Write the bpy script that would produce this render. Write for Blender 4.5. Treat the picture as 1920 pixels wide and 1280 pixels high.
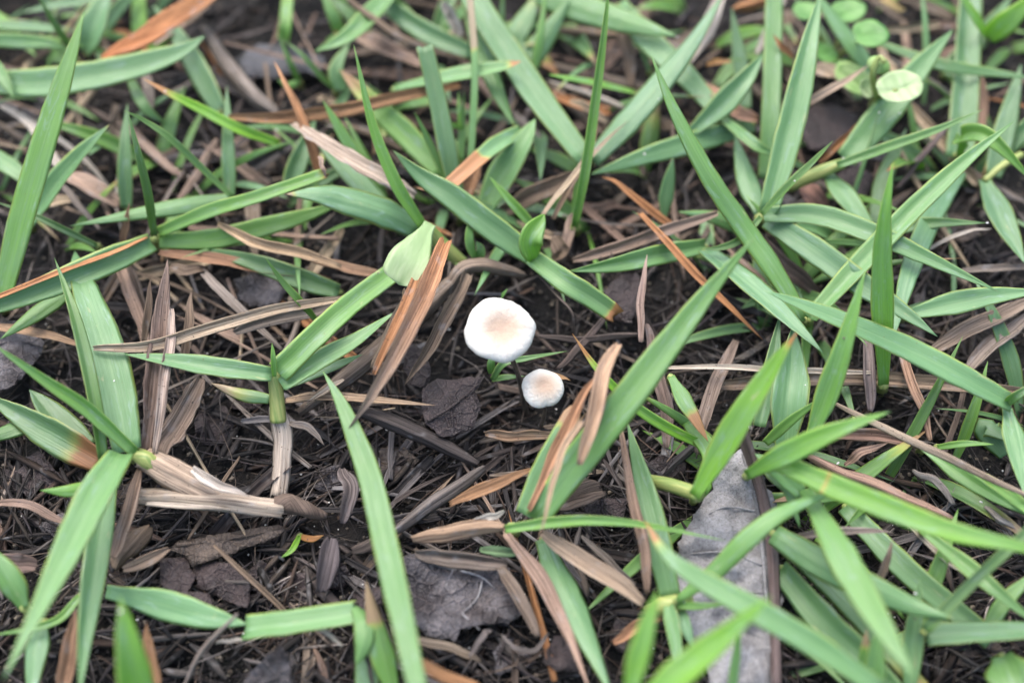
import bpy, math, random
from mathutils import Vector, noise, geometry, Matrix

# ------------------------------------------------------------------ camera, sky, sun, exposure
scene = bpy.context.scene
for o in list(bpy.data.objects): bpy.data.objects.remove(o)
col = scene.collection
MM = 0.001
HFOV = math.radians(54.0)
PITCH = math.radians(58.0)          # how far below the horizon the lens looks
DIST = 0.1276                       # lens to the ground in the middle of the picture
FPX = 960.0 / math.tan(HFOV / 2)    # focal length in photograph pixels (1920 wide)
CAM = Vector((0, -DIST * math.cos(PITCH), DIST * math.sin(PITCH)))
FWD = Vector((0, math.cos(PITCH), -math.sin(PITCH)))
RIGHT = Vector((1, 0, 0)); UP = RIGHT.cross(FWD)
cd = bpy.data.cameras.new('camera'); cam = bpy.data.objects.new('camera', cd); col.objects.link(cam)
cam.location = CAM; cam.rotation_euler = (math.pi / 2 - PITCH, 0, 0)
cd.sensor_width = 36; cd.lens = 18 / math.tan(HFOV / 2)
cd.clip_start = 0.002; cd.clip_end = 50
cd.dof.use_dof = True; cd.dof.focus_distance = 0.117; cd.dof.aperture_fstop = 10.0
scene.camera = cam
world = bpy.data.worlds.new('World'); scene.world = world; world.use_nodes = True
wn, wl = world.node_tree.nodes, world.node_tree.links
sky = wn.new('ShaderNodeTexSky'); sky.sky_type = 'NISHITA'; sky.sun_disc = False
SUN_EL, SUN_AZ = math.radians(62), math.radians(-25)
sky.sun_elevation = SUN_EL; sky.sun_rotation = SUN_AZ
sky.air_density = 1.0; sky.dust_density = 4.0; sky.ozone_density = 1.0
hsv = wn.new('ShaderNodeHueSaturation'); hsv.inputs['Saturation'].default_value = 0.9   # thin cloud greys the blue
wl.new(sky.outputs[0], hsv.inputs['Color'])
wl.new(hsv.outputs[0], wn['Background'].inputs['Color']); wn['Background'].inputs['Strength'].default_value = 0.15
sd = bpy.data.lights.new('sun', 'SUN'); sun = bpy.data.objects.new('sun', sd); col.objects.link(sun)
sd.energy = 0.9; sd.angle = math.radians(60); sd.color = (1.0, 0.99, 0.975)
sun.rotation_euler = (math.pi / 2 - SUN_EL, 0, math.pi - SUN_AZ)
scene.view_settings.view_transform = 'Standard'; scene.view_settings.look = 'None'
scene.view_settings.exposure = 1.42; scene.view_settings.gamma = 1.0
scene.cycles.max_bounces = 6; scene.cycles.transparent_max_bounces = 4

# ------------------------------------------------------------------ helpers
def ray(px, py):
    return (FWD + RIGHT * ((px - 960) / FPX) + UP * ((640 - py) / FPX))
def P(px, py, h):
    """the point at height h millimetres that photograph pixel (px, py) looks at"""
    d = ray(px, py); return CAM + d * ((h * MM - CAM.z) / d.z)
def pxsize(p): return (p - CAM).dot(FWD) / FPX       # metres per photograph pixel at p
def to_px(p):
    v = p - CAM; z = v.dot(FWD)
    return 960 + v.dot(RIGHT) / z * FPX, 640 - v.dot(UP) / z * FPX
def ss(a, b, x):
    t = max(0.0, min(1.0, (x - a) / (b - a))); return t * t * (3 - 2 * t)
def n2(x, y, s=0.0): return noise.noise(Vector((x, y, s)))
def ground_z(x, y):
    """height of the soil surface in metres"""
    X, Y = x / MM, y / MM
    z = -2.0 + 1.5 * n2(X / 22, Y / 22, 3.1) + 0.8 * n2(X / 8, Y / 8, 7.7) + 0.3 * n2(X / 3, Y / 3, 1.2)
    z -= 1.8 * math.exp(-((X + 4) ** 2 / 400 + (Y + 8) ** 2 / 160))      # hollow in front of the mushrooms
    return z * MM
def spline(pts, n):
    out, N = [], len(pts)
    if N == 2:
        return [pts[0].lerp(pts[1], i / n) for i in range(n + 1)]
    for i in range(n + 1):
        t = i / n * (N - 1); k = min(int(t), N - 2); f = t - k
        p1, p2 = pts[k], pts[k + 1]
        p0 = pts[k - 1] if k else p1 * 2 - p2
        p3 = pts[k + 2] if k + 2 < N else p2 * 2 - p1
        out.append(0.5 * ((2 * p1) + (p2 - p0) * f + (2 * p0 - 5 * p1 + 4 * p2 - p3) * f * f + (3 * p1 - p0 - 3 * p2 + p3) * f ** 3))
    return out
def make_obj(name, verts, faces, mat, parent=None, attrs=None, origin=None, smooth=True):
    if origin is None: origin = Vector(verts[0])
    base = Vector((0, 0, 0))
    if parent is not None: base = parent.matrix_basis.translation + (parent.parent.matrix_basis.translation if parent.parent else Vector())
    off = base if parent is not None else origin
    me = bpy.data.meshes.new(name)
    me.from_pydata([(v[0] - off[0], v[1] - off[1], v[2] - off[2]) for v in verts], [], faces)
    for k, (typ, vals) in (attrs or {}).items():
        a = me.attributes.new(k, typ, 'POINT')
        flat = vals if typ == 'FLOAT' else [c for v in vals for c in v]
        a.data.foreach_set('value' if typ == 'FLOAT' else ('color' if typ == 'FLOAT_COLOR' else 'vector'), flat)
    if smooth: me.shade_smooth()
    me.materials.append(mat)
    o = bpy.data.objects.new(name, me); col.objects.link(o)
    if parent is not None: o.parent = parent
    else: o.location = off
    return o
def tag(o, label=None, cat=None, group=None, kind=None):
    for k, v in (('label', label), ('category', cat), ('group', group), ('kind', kind)):
        if v: o[k] = v
    return o
def empty(name, loc):
    o = bpy.data.objects.new(name, None); o.location = loc; o.empty_display_size = 0.002
    col.objects.link(o); return o
def pts_of(s):
    """'x,y,h x,y,h ...' -> points in the scene"""
    return [P(*[float(c) for c in q.split(',')]) for q in s.split()]

# ------------------------------------------------------------------ materials
class NT:
    def __init__(s, name):
        s.m = bpy.data.materials.new(name); s.m.use_nodes = True
        s.n, s.l = s.m.node_tree.nodes, s.m.node_tree.links
        s.bsdf = s.n['Principled BSDF']; s.out = s.n['Material Output']
    def put(s, sock, v):
        if isinstance(v, bpy.types.NodeSocket): s.l.new(v, sock)
        elif isinstance(v, (tuple, list)) and len(v) == 3 and sock.type == 'RGBA': sock.default_value = (*v, 1)
        else: sock.default_value = v
    def attr(s, name, what='Vector'):
        a = s.n.new('ShaderNodeAttribute'); a.attribute_name = name; return a.outputs[what]
    def math(s, op, a, b=0.0, c=None, clamp=False):
        m = s.n.new('ShaderNodeMath'); m.operation = op; m.use_clamp = clamp
        s.put(m.inputs[0], a); s.put(m.inputs[1], b)
        if c is not None: s.put(m.inputs[2], c)
        return m.outputs[0]
    def mix(s, f, a, b, blend='MIX'):
        m = s.n.new('ShaderNodeMix'); m.data_type = 'RGBA'; m.blend_type = blend
        s.put(m.inputs['Factor'], f); s.put(m.inputs[6], a); s.put(m.inputs[7], b); return m.outputs[2]
    def ramp(s, f, a, b, lo=0.0, hi=1.0):
        m = s.n.new('ShaderNodeMapRange'); m.interpolation_type = 'SMOOTHSTEP'
        s.put(m.inputs[0], f); s.put(m.inputs[1], a); s.put(m.inputs[2], b); s.put(m.inputs[3], lo); s.put(m.inputs[4], hi)
        return m.outputs[0]
    def vec(s, v, scale):
        m = s.n.new('ShaderNodeVectorMath'); m.operation = 'MULTIPLY'
        s.put(m.inputs[0], v); m.inputs[1].default_value = scale; return m.outputs[0]
    def noise(s, v, scale=1.0, detail=3.0, rough=0.5, dist=0.0):
        m = s.n.new('ShaderNodeTexNoise'); s.put(m.inputs['Vector'], v)
        m.inputs['Scale'].default_value = scale; m.inputs['Detail'].default_value = detail
        m.inputs['Roughness'].default_value = rough; m.inputs['Distortion'].default_value = dist
        return m.outputs[0]
    def voro(s, v, scale=1.0, feature='F1'):
        m = s.n.new('ShaderNodeTexVoronoi'); m.feature = feature; s.put(m.inputs['Vector'], v)
        m.inputs['Scale'].default_value = scale; return m.outputs[0]
    def bump(s, h, strength, dist):
        m = s.n.new('ShaderNodeBump'); s.put(m.inputs['Height'], h)
        m.inputs['Strength'].default_value = strength; m.inputs['Distance'].default_value = dist
        s.l.new(m.outputs[0], s.bsdf.inputs['Normal']); return m.outputs[0]
    def set(s, **k):
        for a, v in k.items(): s.put(s.bsdf.inputs[a.replace('_', ' ')], v)
    def translucent(s, f, c, normal=None):
        t = s.n.new('ShaderNodeBsdfTranslucent'); s.put(t.inputs[0], c)
        if normal is not None: s.l.new(normal, t.inputs['Normal'])
        m = s.n.new('ShaderNodeMixShader'); s.put(m.inputs[0], f)
        s.l.new(s.bsdf.outputs[0], m.inputs[1]); s.l.new(t.outputs[0], m.inputs[2]); s.l.new(m.outputs[0], s.out.inputs[0])

def grass_material():
    t = NT('grass_blade')
    uv, un, dead = t.attr('uvp'), t.attr('un', 'Fac'), t.attr('dead', 'Fac')
    oi = t.n.new('ShaderNodeObjectInfo'); sp = t.n.new('ShaderNodeSeparateColor'); t.l.new(oi.outputs['Color'], sp.inputs[0])
    yel, bri, ora = sp.outputs[0], sp.outputs[1], sp.outputs[2]
    c = t.mix(yel, (0.140, 0.285, 0.140), (0.215, 0.440, 0.025))
    blot = t.noise(t.vec(uv, (0.5, 0.16, 1.0)), 1.0, 3.0, 0.55)
    c = t.mix(t.ramp(blot, 0.35, 0.75), c, t.mix(0.6, c, (0.20, 0.36, 0.16)))
    vein = t.noise(t.vec(uv, (9.0, 0.07, 1.0)), 1.0, 3.0, 0.6)
    c = t.mix(t.ramp(vein, 0.42, 0.64, 0.0, 0.65), c, t.mix(0.55, c, (0.05, 0.16, 0.05)))
    au = t.math('ABSOLUTE', un)
    c = t.mix(t.ramp(au, 0.0, 0.09, 0.4, 0.0), c, (0.24, 0.40, 0.17))                # paler midrib
    mg = t.ramp(t.noise(t.vec(uv, (0.25, 0.22, 1.0)), 1.0, 2.0), 0.3, 0.65, 0.25, 1.0)
    c = t.mix(t.math('MULTIPLY', mg, t.ramp(au, 0.82, 0.97, 0.0, 0.85)), c, (0.44, 0.54, 0.12))              # pale margin of the leaf
    sm = t.noise(t.vec(uv, (1.4, 0.35, 1.0)), 1.0, 4.0, 0.6, 0.4)
    wx = t.noise(t.vec(uv, (1.1, 0.22, 1.0)), 1.3, 4.0, 0.65, 0.6)
    c = t.mix(t.ramp(wx, 0.55, 0.72, 0.0, 0.38), c, (0.33, 0.45, 0.42))              # waxy bloom rubbed in streaks
    c = t.mix(t.ramp(sm, 0.64, 0.74, 0.0, 0.6), c, (0.42, 0.44, 0.22))              # scuffed patches
    c = t.mix(t.ramp(t.noise(t.vec(uv, (3, 3, 1)), 1.0, 1.0), 0.76, 0.80, 0.0, 0.7), c, (0.16, 0.09, 0.03))   # specks
    dn = t.noise(t.vec(uv, (1.6, 0.25, 1.0)), 1.0, 3.0, 0.6)
    df = t.ramp(t.math('ADD', dead, t.math('MULTIPLY', t.math('SUBTRACT', dn, 0.5), 0.55)), 0.32, 0.62)
    dc = t.mix(ora, (0.46, 0.37, 0.24), (0.52, 0.23, 0.085))
    dc = t.mix(t.ramp(vein, 0.35, 0.65), dc, t.mix(0.5, dc, (0.16, 0.09, 0.05)))
    yc = t.ramp(t.math('ADD', dead, t.math('MULTIPLY', t.math('SUBTRACT', dn, 0.5), 0.5)), 0.05, 0.42, 0.0, 0.75)
    c = t.mix(yc, c, (0.42, 0.43, 0.10)); c = t.mix(df, c, dc)
    c = t.mix(1.0, c, t.math('MULTIPLY', bri, 1.0), 'MULTIPLY')
    nb = t.bump(t.math('ADD', vein, t.math('MULTIPLY', blot, 1.2)), 0.5, 0.00016)
    t.set(Base_Color=c, Roughness=t.ramp(sm, 0.3, 0.7, 0.34, 0.52), IOR=1.5)
    t.set(**{'Specular_IOR_Level': 0.7})
    t.translucent(t.ramp(yel, 0.0, 1.0, 0.22, 0.48), t.mix(0.5, c, (0.45, 0.74, 0.07), 'MIX'))
    return t.m
def straw_material():
    t = NT('dry_straw')
    uv, c = t.attr('uvp'), t.attr('col', 'Color')
    f1 = t.noise(t.vec(uv, (7.0, 0.10, 1.0)), 1.0, 4.0, 0.7)
    f2 = t.noise(t.vec(uv, (0.8, 0.18, 1.0)), 1.0, 3.0, 0.6)
    k = t.mix(t.ramp(f1, 0.30, 0.68), t.mix(1.0, c, (0.36, 0.33, 0.31), 'MULTIPLY'), t.mix(1.0, c, (1.40, 1.38, 1.34), 'MULTIPLY'))
    k = t.mix(t.ramp(f2, 0.50, 0.78, 0.0, 0.65), k, t.mix(1.0, k, (0.45, 0.39, 0.35), 'MULTIPLY'))   # weathered stains
    k = t.mix(t.ramp(t.noise(t.vec(uv, (0.9, 0.5, 1)), 1.0, 2.0), 0.58, 0.80, 0.0, 0.4), k, (0.34, 0.335, 0.34))  # bleached
    k = t.mix(t.ramp(t.noise(t.vec(uv, (4.5, 3.5, 1)), 1.0, 1.0), 0.70, 0.75, 0.0, 0.8), k, (0.025, 0.02, 0.018))   # mould specks
    t.bump(t.math('ADD', f1, t.math('MULTIPLY', f2, 0.5)), 0.8, 0.00028)
    t.set(Base_Color=k, Roughness=0.72); t.set(**{'Specular_IOR_Level': 0.35})
    return t.m
def leaf_material(name, ca, cb, spot, vein_c, relief=1.0):
    t = NT(name)
    uv = t.attr('uvp')
    big = t.noise(uv, 0.22, 4.0, 0.6); fine = t.noise(uv, 2.6, 4.0, 0.65)
    ce = t.voro(t.mix(0.12, uv, t.noise(uv, 1.5, 2.0)), 0.75, 'DISTANCE_TO_EDGE')
    ce2 = t.voro(uv, 2.4, 'DISTANCE_TO_EDGE')
    c = t.mix(t.ramp(big, 0.40, 0.60), ca, cb)
    c = t.mix(t.ramp(fine, 0.35, 0.72, 0.0, 0.55), c, t.mix(1.0, c, (0.45, 0.42, 0.40), 'MULTIPLY'))
    c = t.mix(t.ramp(ce, 0.0, 0.06, 0.3, 0.0), c, vein_c)
    c = t.mix(t.ramp(t.noise(uv, 5.0, 1.5), 0.60, 0.68, 0.0, 0.75), c, spot)
    c = t.mix(t.ramp(t.noise(uv, 9.0, 2.0, 0.7), 0.52, 0.66, 0.0, 0.6), c, spot)
    h = t.math('ADD', t.math('MULTIPLY', t.ramp(ce, 0.0, 0.15, 1.0, 0.0), 0.6), t.math('MULTIPLY', t.ramp(ce2, 0.0, 0.2, 1.0, 0.0), 0.3))
    t.bump(t.math('ADD', h, t.math('MULTIPLY', fine, 0.8)), 0.7 * relief, 0.0003)
    t.set(Base_Color=c, Roughness=t.ramp(big, .3, .7, .38, .7)); t.set(**{'Specular_IOR_Level': 0.5})
    return t.m
def soil_material():
    t = NT('dark_soil')
    tc = t.n.new('ShaderNodeTexCoord').outputs['Object']
    a, b = t.noise(tc, 140, 5.0, 0.65), t.noise(tc, 1300, 4.0, 0.7)
    c = t.mix(t.ramp(a, 0.35, 0.7), (0.005, 0.0048, 0.0045), (0.02, 0.017, 0.015))
    c = t.mix(t.ramp(b, 0.55, 0.75, 0.0, 0.7), c, (0.055, 0.044, 0.034))
    t.bump(t.math('ADD', t.math('MULTIPLY', a, 1.5), b), 1.0, 0.0015)
    t.set(Base_Color=c, Roughness=t.ramp(a, 0.3, 0.7, 0.45, 0.9)); t.set(**{'Specular_IOR_Level': 0.35})
    return t.m
def speck_material():
    t = NT('soil_grain')
    t.set(Base_Color=t.attr('col', 'Color'), Roughness=0.55); return t.m
def cap_material():
    t = NT('mushroom_cap')
    r, uv = t.attr('un', 'Fac'), t.attr('uvp')
    n = t.noise(uv, 0.55, 3.0, 0.6); rad = t.noise(t.vec(t.attr('ang'), (9, 1, 1)), 1.0, 2.0)
    k = t.math('ADD', r, t.math('MULTIPLY', t.math('SUBTRACT', n, 0.5), 0.30))
    c = t.mix(t.ramp(k, 0.22, 0.82), (0.43, 0.325, 0.245), (0.57, 0.515, 0.44))
    c = t.mix(t.ramp(k, 0.0, 0.20, 0.6, 0.0), c, (0.42, 0.29, 0.22))
    c = t.mix(t.ramp(k, 0.58, 0.95), c, (0.64, 0.615, 0.56))
    c = t.mix(t.ramp(t.noise(uv, 2.6, 2.0), 0.70, 0.76, 0.0, 0.2), c, (0.30, 0.21, 0.15))
    fine = t.noise(uv, 3.5, 4.0, 0.6)
    t.bump(t.math('ADD', t.math('MULTIPLY', fine, 1.0), t.math('ADD', t.math('MULTIPLY', rad, 0.3), t.math('MULTIPLY', n, 1.5))), 0.5, 0.0004)
    t.set(Base_Color=c, Roughness=0.62); t.set(**{'Subsurface_Weight': 0.35, 'Subsurface_Radius': (1.0, 0.7, 0.5), 'Subsurface_Scale': 0.0006, 'Specular_IOR_Level': 0.3})
    return t.m
def plain_material(name, c1, c2, rough=0.6, scale=0.6, stretch=(3.0, 0.3, 1.0), trans=0.0):
    t = NT(name); uv = t.attr('uvp')
    f = t.noise(t.vec(uv, stretch), scale, 4.0, 0.6)
    c = t.mix(t.ramp(f, 0.32, 0.68), c1, c2)
    t.bump(f, 0.5, 0.00025); t.set(Base_Color=c, Roughness=rough)
    if trans: t.translucent(trans, t.mix(0.5, c, (0.5, 0.7, 0.12)))
    return t.m
GRASS, STRAW, SOIL, SPECK, CAP = grass_material(), straw_material(), soil_material(), speck_material(), cap_material()
STEM = plain_material('green_stem', (0.16, 0.25, 0.06), (0.38, 0.40, 0.13), 0.45)
GILL = plain_material('mushroom_gill', (0.62, 0.52, 0.42), (0.75, 0.68, 0.58))
STIPE = plain_material('mushroom_stipe', (0.045, 0.035, 0.028), (0.15, 0.115, 0.085), 0.5, 1.0, (4, 0.6, 1))
CLOVER = plain_material('seedling_leaf', (0.22, 0.40, 0.10), (0.46, 0.60, 0.26), 0.5, 0.5, (0.6, 0.6, 1), 0.3)
GLOSSY_CLOVER = plain_material('round_leaflet', (0.07, 0.22, 0.04), (0.17, 0.36, 0.09), 0.4, 0.5, (0.6, 0.6, 1), 0.25)
LEAF_DARK = leaf_material('rotten_leaf', (0.028, 0.019, 0.019), (0.062, 0.044, 0.043), (0.015, 0.011, 0.011), (0.11, 0.085, 0.08), 1.2)
LEAF_GREY = leaf_material('skeleton_leaf', (0.035, 0.028, 0.029), (0.16, 0.148, 0.155), (0.02, 0.014, 0.014), (0.24, 0.20, 0.19), 1.4)
LEAF_PALE = leaf_material('bleached_leaf', (0.17, 0.165, 0.168), (0.33, 0.325, 0.335), (0.05, 0.047, 0.045), (0.27, 0.26, 0.25), 0.35)
LEAF_BROWN = leaf_material('brown_leaf', (0.05, 0.036, 0.028), (0.12, 0.09, 0.07), (0.03, 0.02, 0.015), (0.2, 0.15, 0.11), 1.0)
TAN, RUST, GREY, DARK, PINK, PALE, BROWN, CHAR = ((0.43, 0.34, 0.235), (0.40, 0.195, 0.085), (0.21, 0.18, 0.155), (0.085, 0.066, 0.055),
                                           (0.33, 0.24, 0.185), (0.50, 0.46, 0.40), (0.19, 0.14, 0.10), (0.05, 0.042, 0.04))

BLEACHED_GREEN = plain_material('pale_seedling_leaf', (0.36, 0.50, 0.24), (0.52, 0.62, 0.36), 0.5, 0.5, (1.5, 0.3, 1), 0.3)
# ------------------------------------------------------------------ builders
def strip(cl, widths, un_n=8, fold=0.15, roll=0.0, twist=0.0, thick=0.13, seed=0, ragged=0.0, cut=0.0, dead=None, cutb=0.0, face=0.5, wave=0.0, groove=0.0):
    """a closed thin leaf along the centreline cl (points), widths in metres; returns verts, faces, attrs"""
    rnd = random.Random(seed); n = len(cl)
    V, U, N, D = [], [], [], []
    us = [-1 + 2 * j / un_n for j in range(un_n + 1)]
    L = 0.0; acc = [0.0]
    for i in range(1, n): L += (cl[i] - cl[i - 1]).length; acc.append(L)
    ring = 2 * un_n
    for i in range(n):
        t = (cl[min(i + 1, n - 1)] - cl[max(i - 1, 0)]).normalized(); s = acc[i] / max(L, 1e-9)
        view = (CAM - cl[i]).normalized(); nn = view * face + Vector((0, 0, 1)) * (1 - face)
        nn = nn - t * nn.dot(t)
        if nn.length < 1e-3: nn = Vector((0.3, 0.9, 0.1)) - t * Vector((0.3, 0.9, 0.1)).dot(t)
        nn.normalize()
        a = roll + twist * (s - 0.5)
        if a: nn = Matrix.Rotation(a, 3, t) @ nn
        side = t.cross(nn).normalized(); w = max(widths[i], 2e-5); th = min(thick * MM, w * 0.6)
        jl, jr = (1 + ragged * n2(acc[i] / MM * 0.55, seed, 1)), (1 + ragged * n2(acc[i] / MM * 0.55, seed, 9))
        top, bot = [], []
        for u in us:
            x = u * w * 0.5 * (jl if u < 0 else jr)
            z = fold * w * (abs(u) ** 1.15) + 0.012 * w * math.cos(u * 9.4) + wave * w * n2(acc[i] / MM * 0.35, u * 1.3, seed + 5)
            if groove: z += groove * w * (n2(u * 3.3, acc[i] / MM * .07, seed + 31) + .6 * n2(u * 7.1, acc[i] / MM * .09, seed + 37))
            p = cl[i] + side * x + nn * z
            if cut and i >= n - 2: p = p + t * (cut * w * n2(u * 2.3, seed, 4) * (1 if i == n - 1 else 0.2))
            if cutb and i <= 1: p = p - t * (cutb * w * n2(u * 2.3, seed, 14) * (1 if i == 0 else 0.2))
            e = 1 - abs(u) ** 3
            top.append((p + nn * th * 0.5 * e, u, x)); bot.append((p - nn * th * 0.5 * e, u, x))
        for q, u, x in top + bot[-2:0:-1]:
            V.append(q); U.append((x / MM, acc[i] / MM, seed * 3.7)); N.append(u)
            D.append(0.0 if dead is None else dead(s))
    F = []
    for i in range(n - 1):
        for j in range(ring):
            a, b = i * ring + j, i * ring + (j + 1) % ring
            F.append((a, b, b + ring, a + ring))
    F.append(tuple(range(ring - 1, -1, -1))); F.append(tuple(range((n - 1) * ring, n * ring)))
    return V, F, {'uvp': ('FLOAT_VECTOR', U), 'un': ('FLOAT', N), 'dead': ('FLOAT', D)}
PROF = {
    'leaf': lambda s: min(1, 0.72 + 1.2 * s) * max(0.0, 1 - max(0, (s - 0.34) / 0.66) ** 1.9),
    'spear': lambda s: max(0.0, 1 - s ** 2.0) * (0.9 + 0.1 * min(1, s * 4)),
    'lance': lambda s: (0.45 + 0.55 * ss(0, 0.4, s)) * max(0.0, 1 - max(0, (s - 0.34) / 0.66) ** 1.9),
    'cut': lambda s: min(1, 0.7 + 0.9 * s) * (1 - 0.2 * s),
    'even': lambda s: 1.0 - 0.12 * s,
    'both': lambda s: max(0.05, math.sin(math.pi * min(1, max(0, 0.04 + 0.92 * s))) ** 0.45),
    'spoon': lambda s: 0.28 + 0.72 * ss(0.05, 0.8, s) if s < 0.86 else math.sqrt(max(0, 1 - ((s - 0.86) / 0.14) ** 2)),
    'oval': lambda s: max(0.06, math.sin(math.pi * (0.06 + 0.94 * s)) ** 0.7),
}
SEED = [11]
def nxt(): SEED[0] += 1; return SEED[0]
def blade(spec, w, parent=None, name='blade', prof='leaf', y=0.25, b=1.0, o=1.0, dead=None, deadb=None, fold=None, roll=None, twist=None, cut=0.0, n=22, mat=None, face=0.45, wave=0.035, thick=0.13, scar=()):
    sd_ = nxt(); rnd = random.Random(sd_)
    pts = pts_of(spec) if isinstance(spec, str) else spec
    cl = spline(pts, n)
    if roll is None: roll = math.radians(rnd.uniform(-26, 26))
    if fold is None: fold = rnd.choice((.06, .12, .2, .26, -.1))
    if twist is None: twist = rnd.uniform(-28, 28)
    ws = [w * 0.97 * pxsize(p) * PROF[prof](i / n) / max(0.35, math.cos(roll)) for i, p in enumerate(cl)]
    df = None
    if dead is not None: df = lambda s: ss(dead[0], dead[1], s)
    if deadb is not None: df = lambda s: 1 - ss(deadb[0], deadb[1], s)
    if scar:
        d0 = df or (lambda s: 0.0); df = lambda s: max(d0(s), *[.62 * math.exp(-((s - q) / .008) ** 2) for q in scar], 0)
    V, F, A = strip(cl, ws, 8, fold, roll, math.radians(twist), thick, sd_, 0.07, cut, df, face=face, wave=wave)
    ob = make_obj(name, V, F, mat or GRASS, parent, A, origin=cl[0])
    ob.color = (max(0, min(1, y * 1.15 + rnd.uniform(-.09, .09))), b * rnd.uniform(0.9, 1.08) * (1 + .25 * ss(.4, .7, y)), o, 1)  # yellow-green blades get a brighter colour, standing in for light through them
    return ob
def straw(spec, w, c=TAN, parent=None, name='dead_grass_blade', prof='both', fold=0.35, roll=None, twist=30, cut=0.6, cutb=0.6, n=20, ragged=0.12, wave=0.06, thick=0.16, c2=None, kk=1.0):
    sd_ = nxt(); rnd = random.Random(sd_)
    pts = pts_of(spec) if isinstance(spec, str) else spec
    cl = spline(pts, n)
    cl = [p + Vector((n2(i * .17, sd_, 1), n2(i * .17, sd_, 2), n2(i * .17, sd_, 3))) * 0.00018 for i, p in enumerate(cl)]
    if roll is None: roll = math.radians(rnd.uniform(-30, 30))
    ws = [w * pxsize(p) * PROF[prof](i / n) for i, p in enumerate(cl)]
    un_ = 10 if w >= 13 else 6
    V, F, A = strip(cl, ws, un_, fold, roll, math.radians(twist) * rnd.choice((-1, 1)), thick, sd_, ragged, cut, None, cutb, wave=wave, groove=.11)
    k = rnd.uniform(0.85, 1.12) * kk; A.pop('un'); A.pop('dead')
    c2 = c2 or c; m = 2 * un_
    A['col'] = ('FLOAT_COLOR', [(*[(c[q] * (1 - s) + c2[q] * s) * k for q in range(3)], 1) for s in [(i // m) / n for i in range(len(V))]])
    return make_obj(name, V, F, STRAW, parent, A, origin=cl[0])
def tube(pts, rad, mat, name, parent=None, seg=8, n=14, bump=0.0, c=None, flat=1.0):
    """a tapering stem; rad = radii in millimetres along it"""
    sd_ = nxt(); cl = spline(pts, n); V, U, C = [], [], []
    acc = 0.0
    for i, p in enumerate(cl):
        if i: acc += (p - cl[i - 1]).length
        t = (cl[min(i + 1, n)] - cl[max(i - 1, 0)]).normalized()
        a = t.cross(Vector((0.12, 0.2, 0.97))).normalized(); b = t.cross(a)
        k = i / n * (len(rad) - 1); j = min(int(k), len(rad) - 2); r = (rad[j] + (rad[j + 1] - rad[j]) * (k - j)) * MM
        for q in range(seg):
            g = 2 * math.pi * q / seg; rr = r * (1 + bump * n2(acc / MM * .6, q * 1.3, sd_))
            V.append(p + a * math.cos(g) * rr + b * math.sin(g) * rr * flat); U.append((g * r / MM, acc / MM, sd_ * 3.1))
            if c: C.append((*c, 1))
    F = [(i * seg + q, i * seg + (q + 1) % seg, (i + 1) * seg + (q + 1) % seg, (i + 1) * seg + q) for i in range(n) for q in range(seg)]
    F += [tuple(range(seg - 1, -1, -1)), tuple(range(n * seg, (n + 1) * seg))]
    A = {'uvp': ('FLOAT_VECTOR', U)}
    if c: A['col'] = ('FLOAT_COLOR', C)
    return make_obj(name, V, F, mat, parent, A, origin=cl[0])
def root_stem(px, py, h, parent, r=0.75):
    r *= .72
    """the lower stem that carries a shoot, leaning away down to the soil"""
    a = P(px, py, h); q = P(px + 1.5, py - 1, -1.0); q.z = ground_z(q.x, q.y) - 0.5 * MM
    return tube([a, a.lerp(q, 0.5) + Vector((0, 0, 0.3 * MM)), q], [r * 0.8, r, r * 1.1], STEM, 'stem', parent, 8, 8, 0.15)
def shoot(label, blades, at=None, group=None, stem=True, name='grass_shoot', extra=None):
    """one grass shoot: an Empty at its foot, blades and stem as parts. blades: (spec, width px, options)"""
    x, y, h = [float(c) for c in blades[0][0].split()[0].split(',')]
    if at: x, y, h = at
    r = empty(name, P(x, y, h)); tag(r, label, 'grass shoot', group)
    for bd in blades:
        blade(bd[0], bd[1], r, **(bd[2] if len(bd) > 2 else {}))
    if stem: root_stem(x, y, h, r, 0.7 if stem is True else stem)
    if extra: extra(r)
    return r
def dead(label, spec, w, c=TAN, group=None, cat='dead grass', **k):
    return tag(straw(spec, w, c, **k), label, cat, group)
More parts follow.
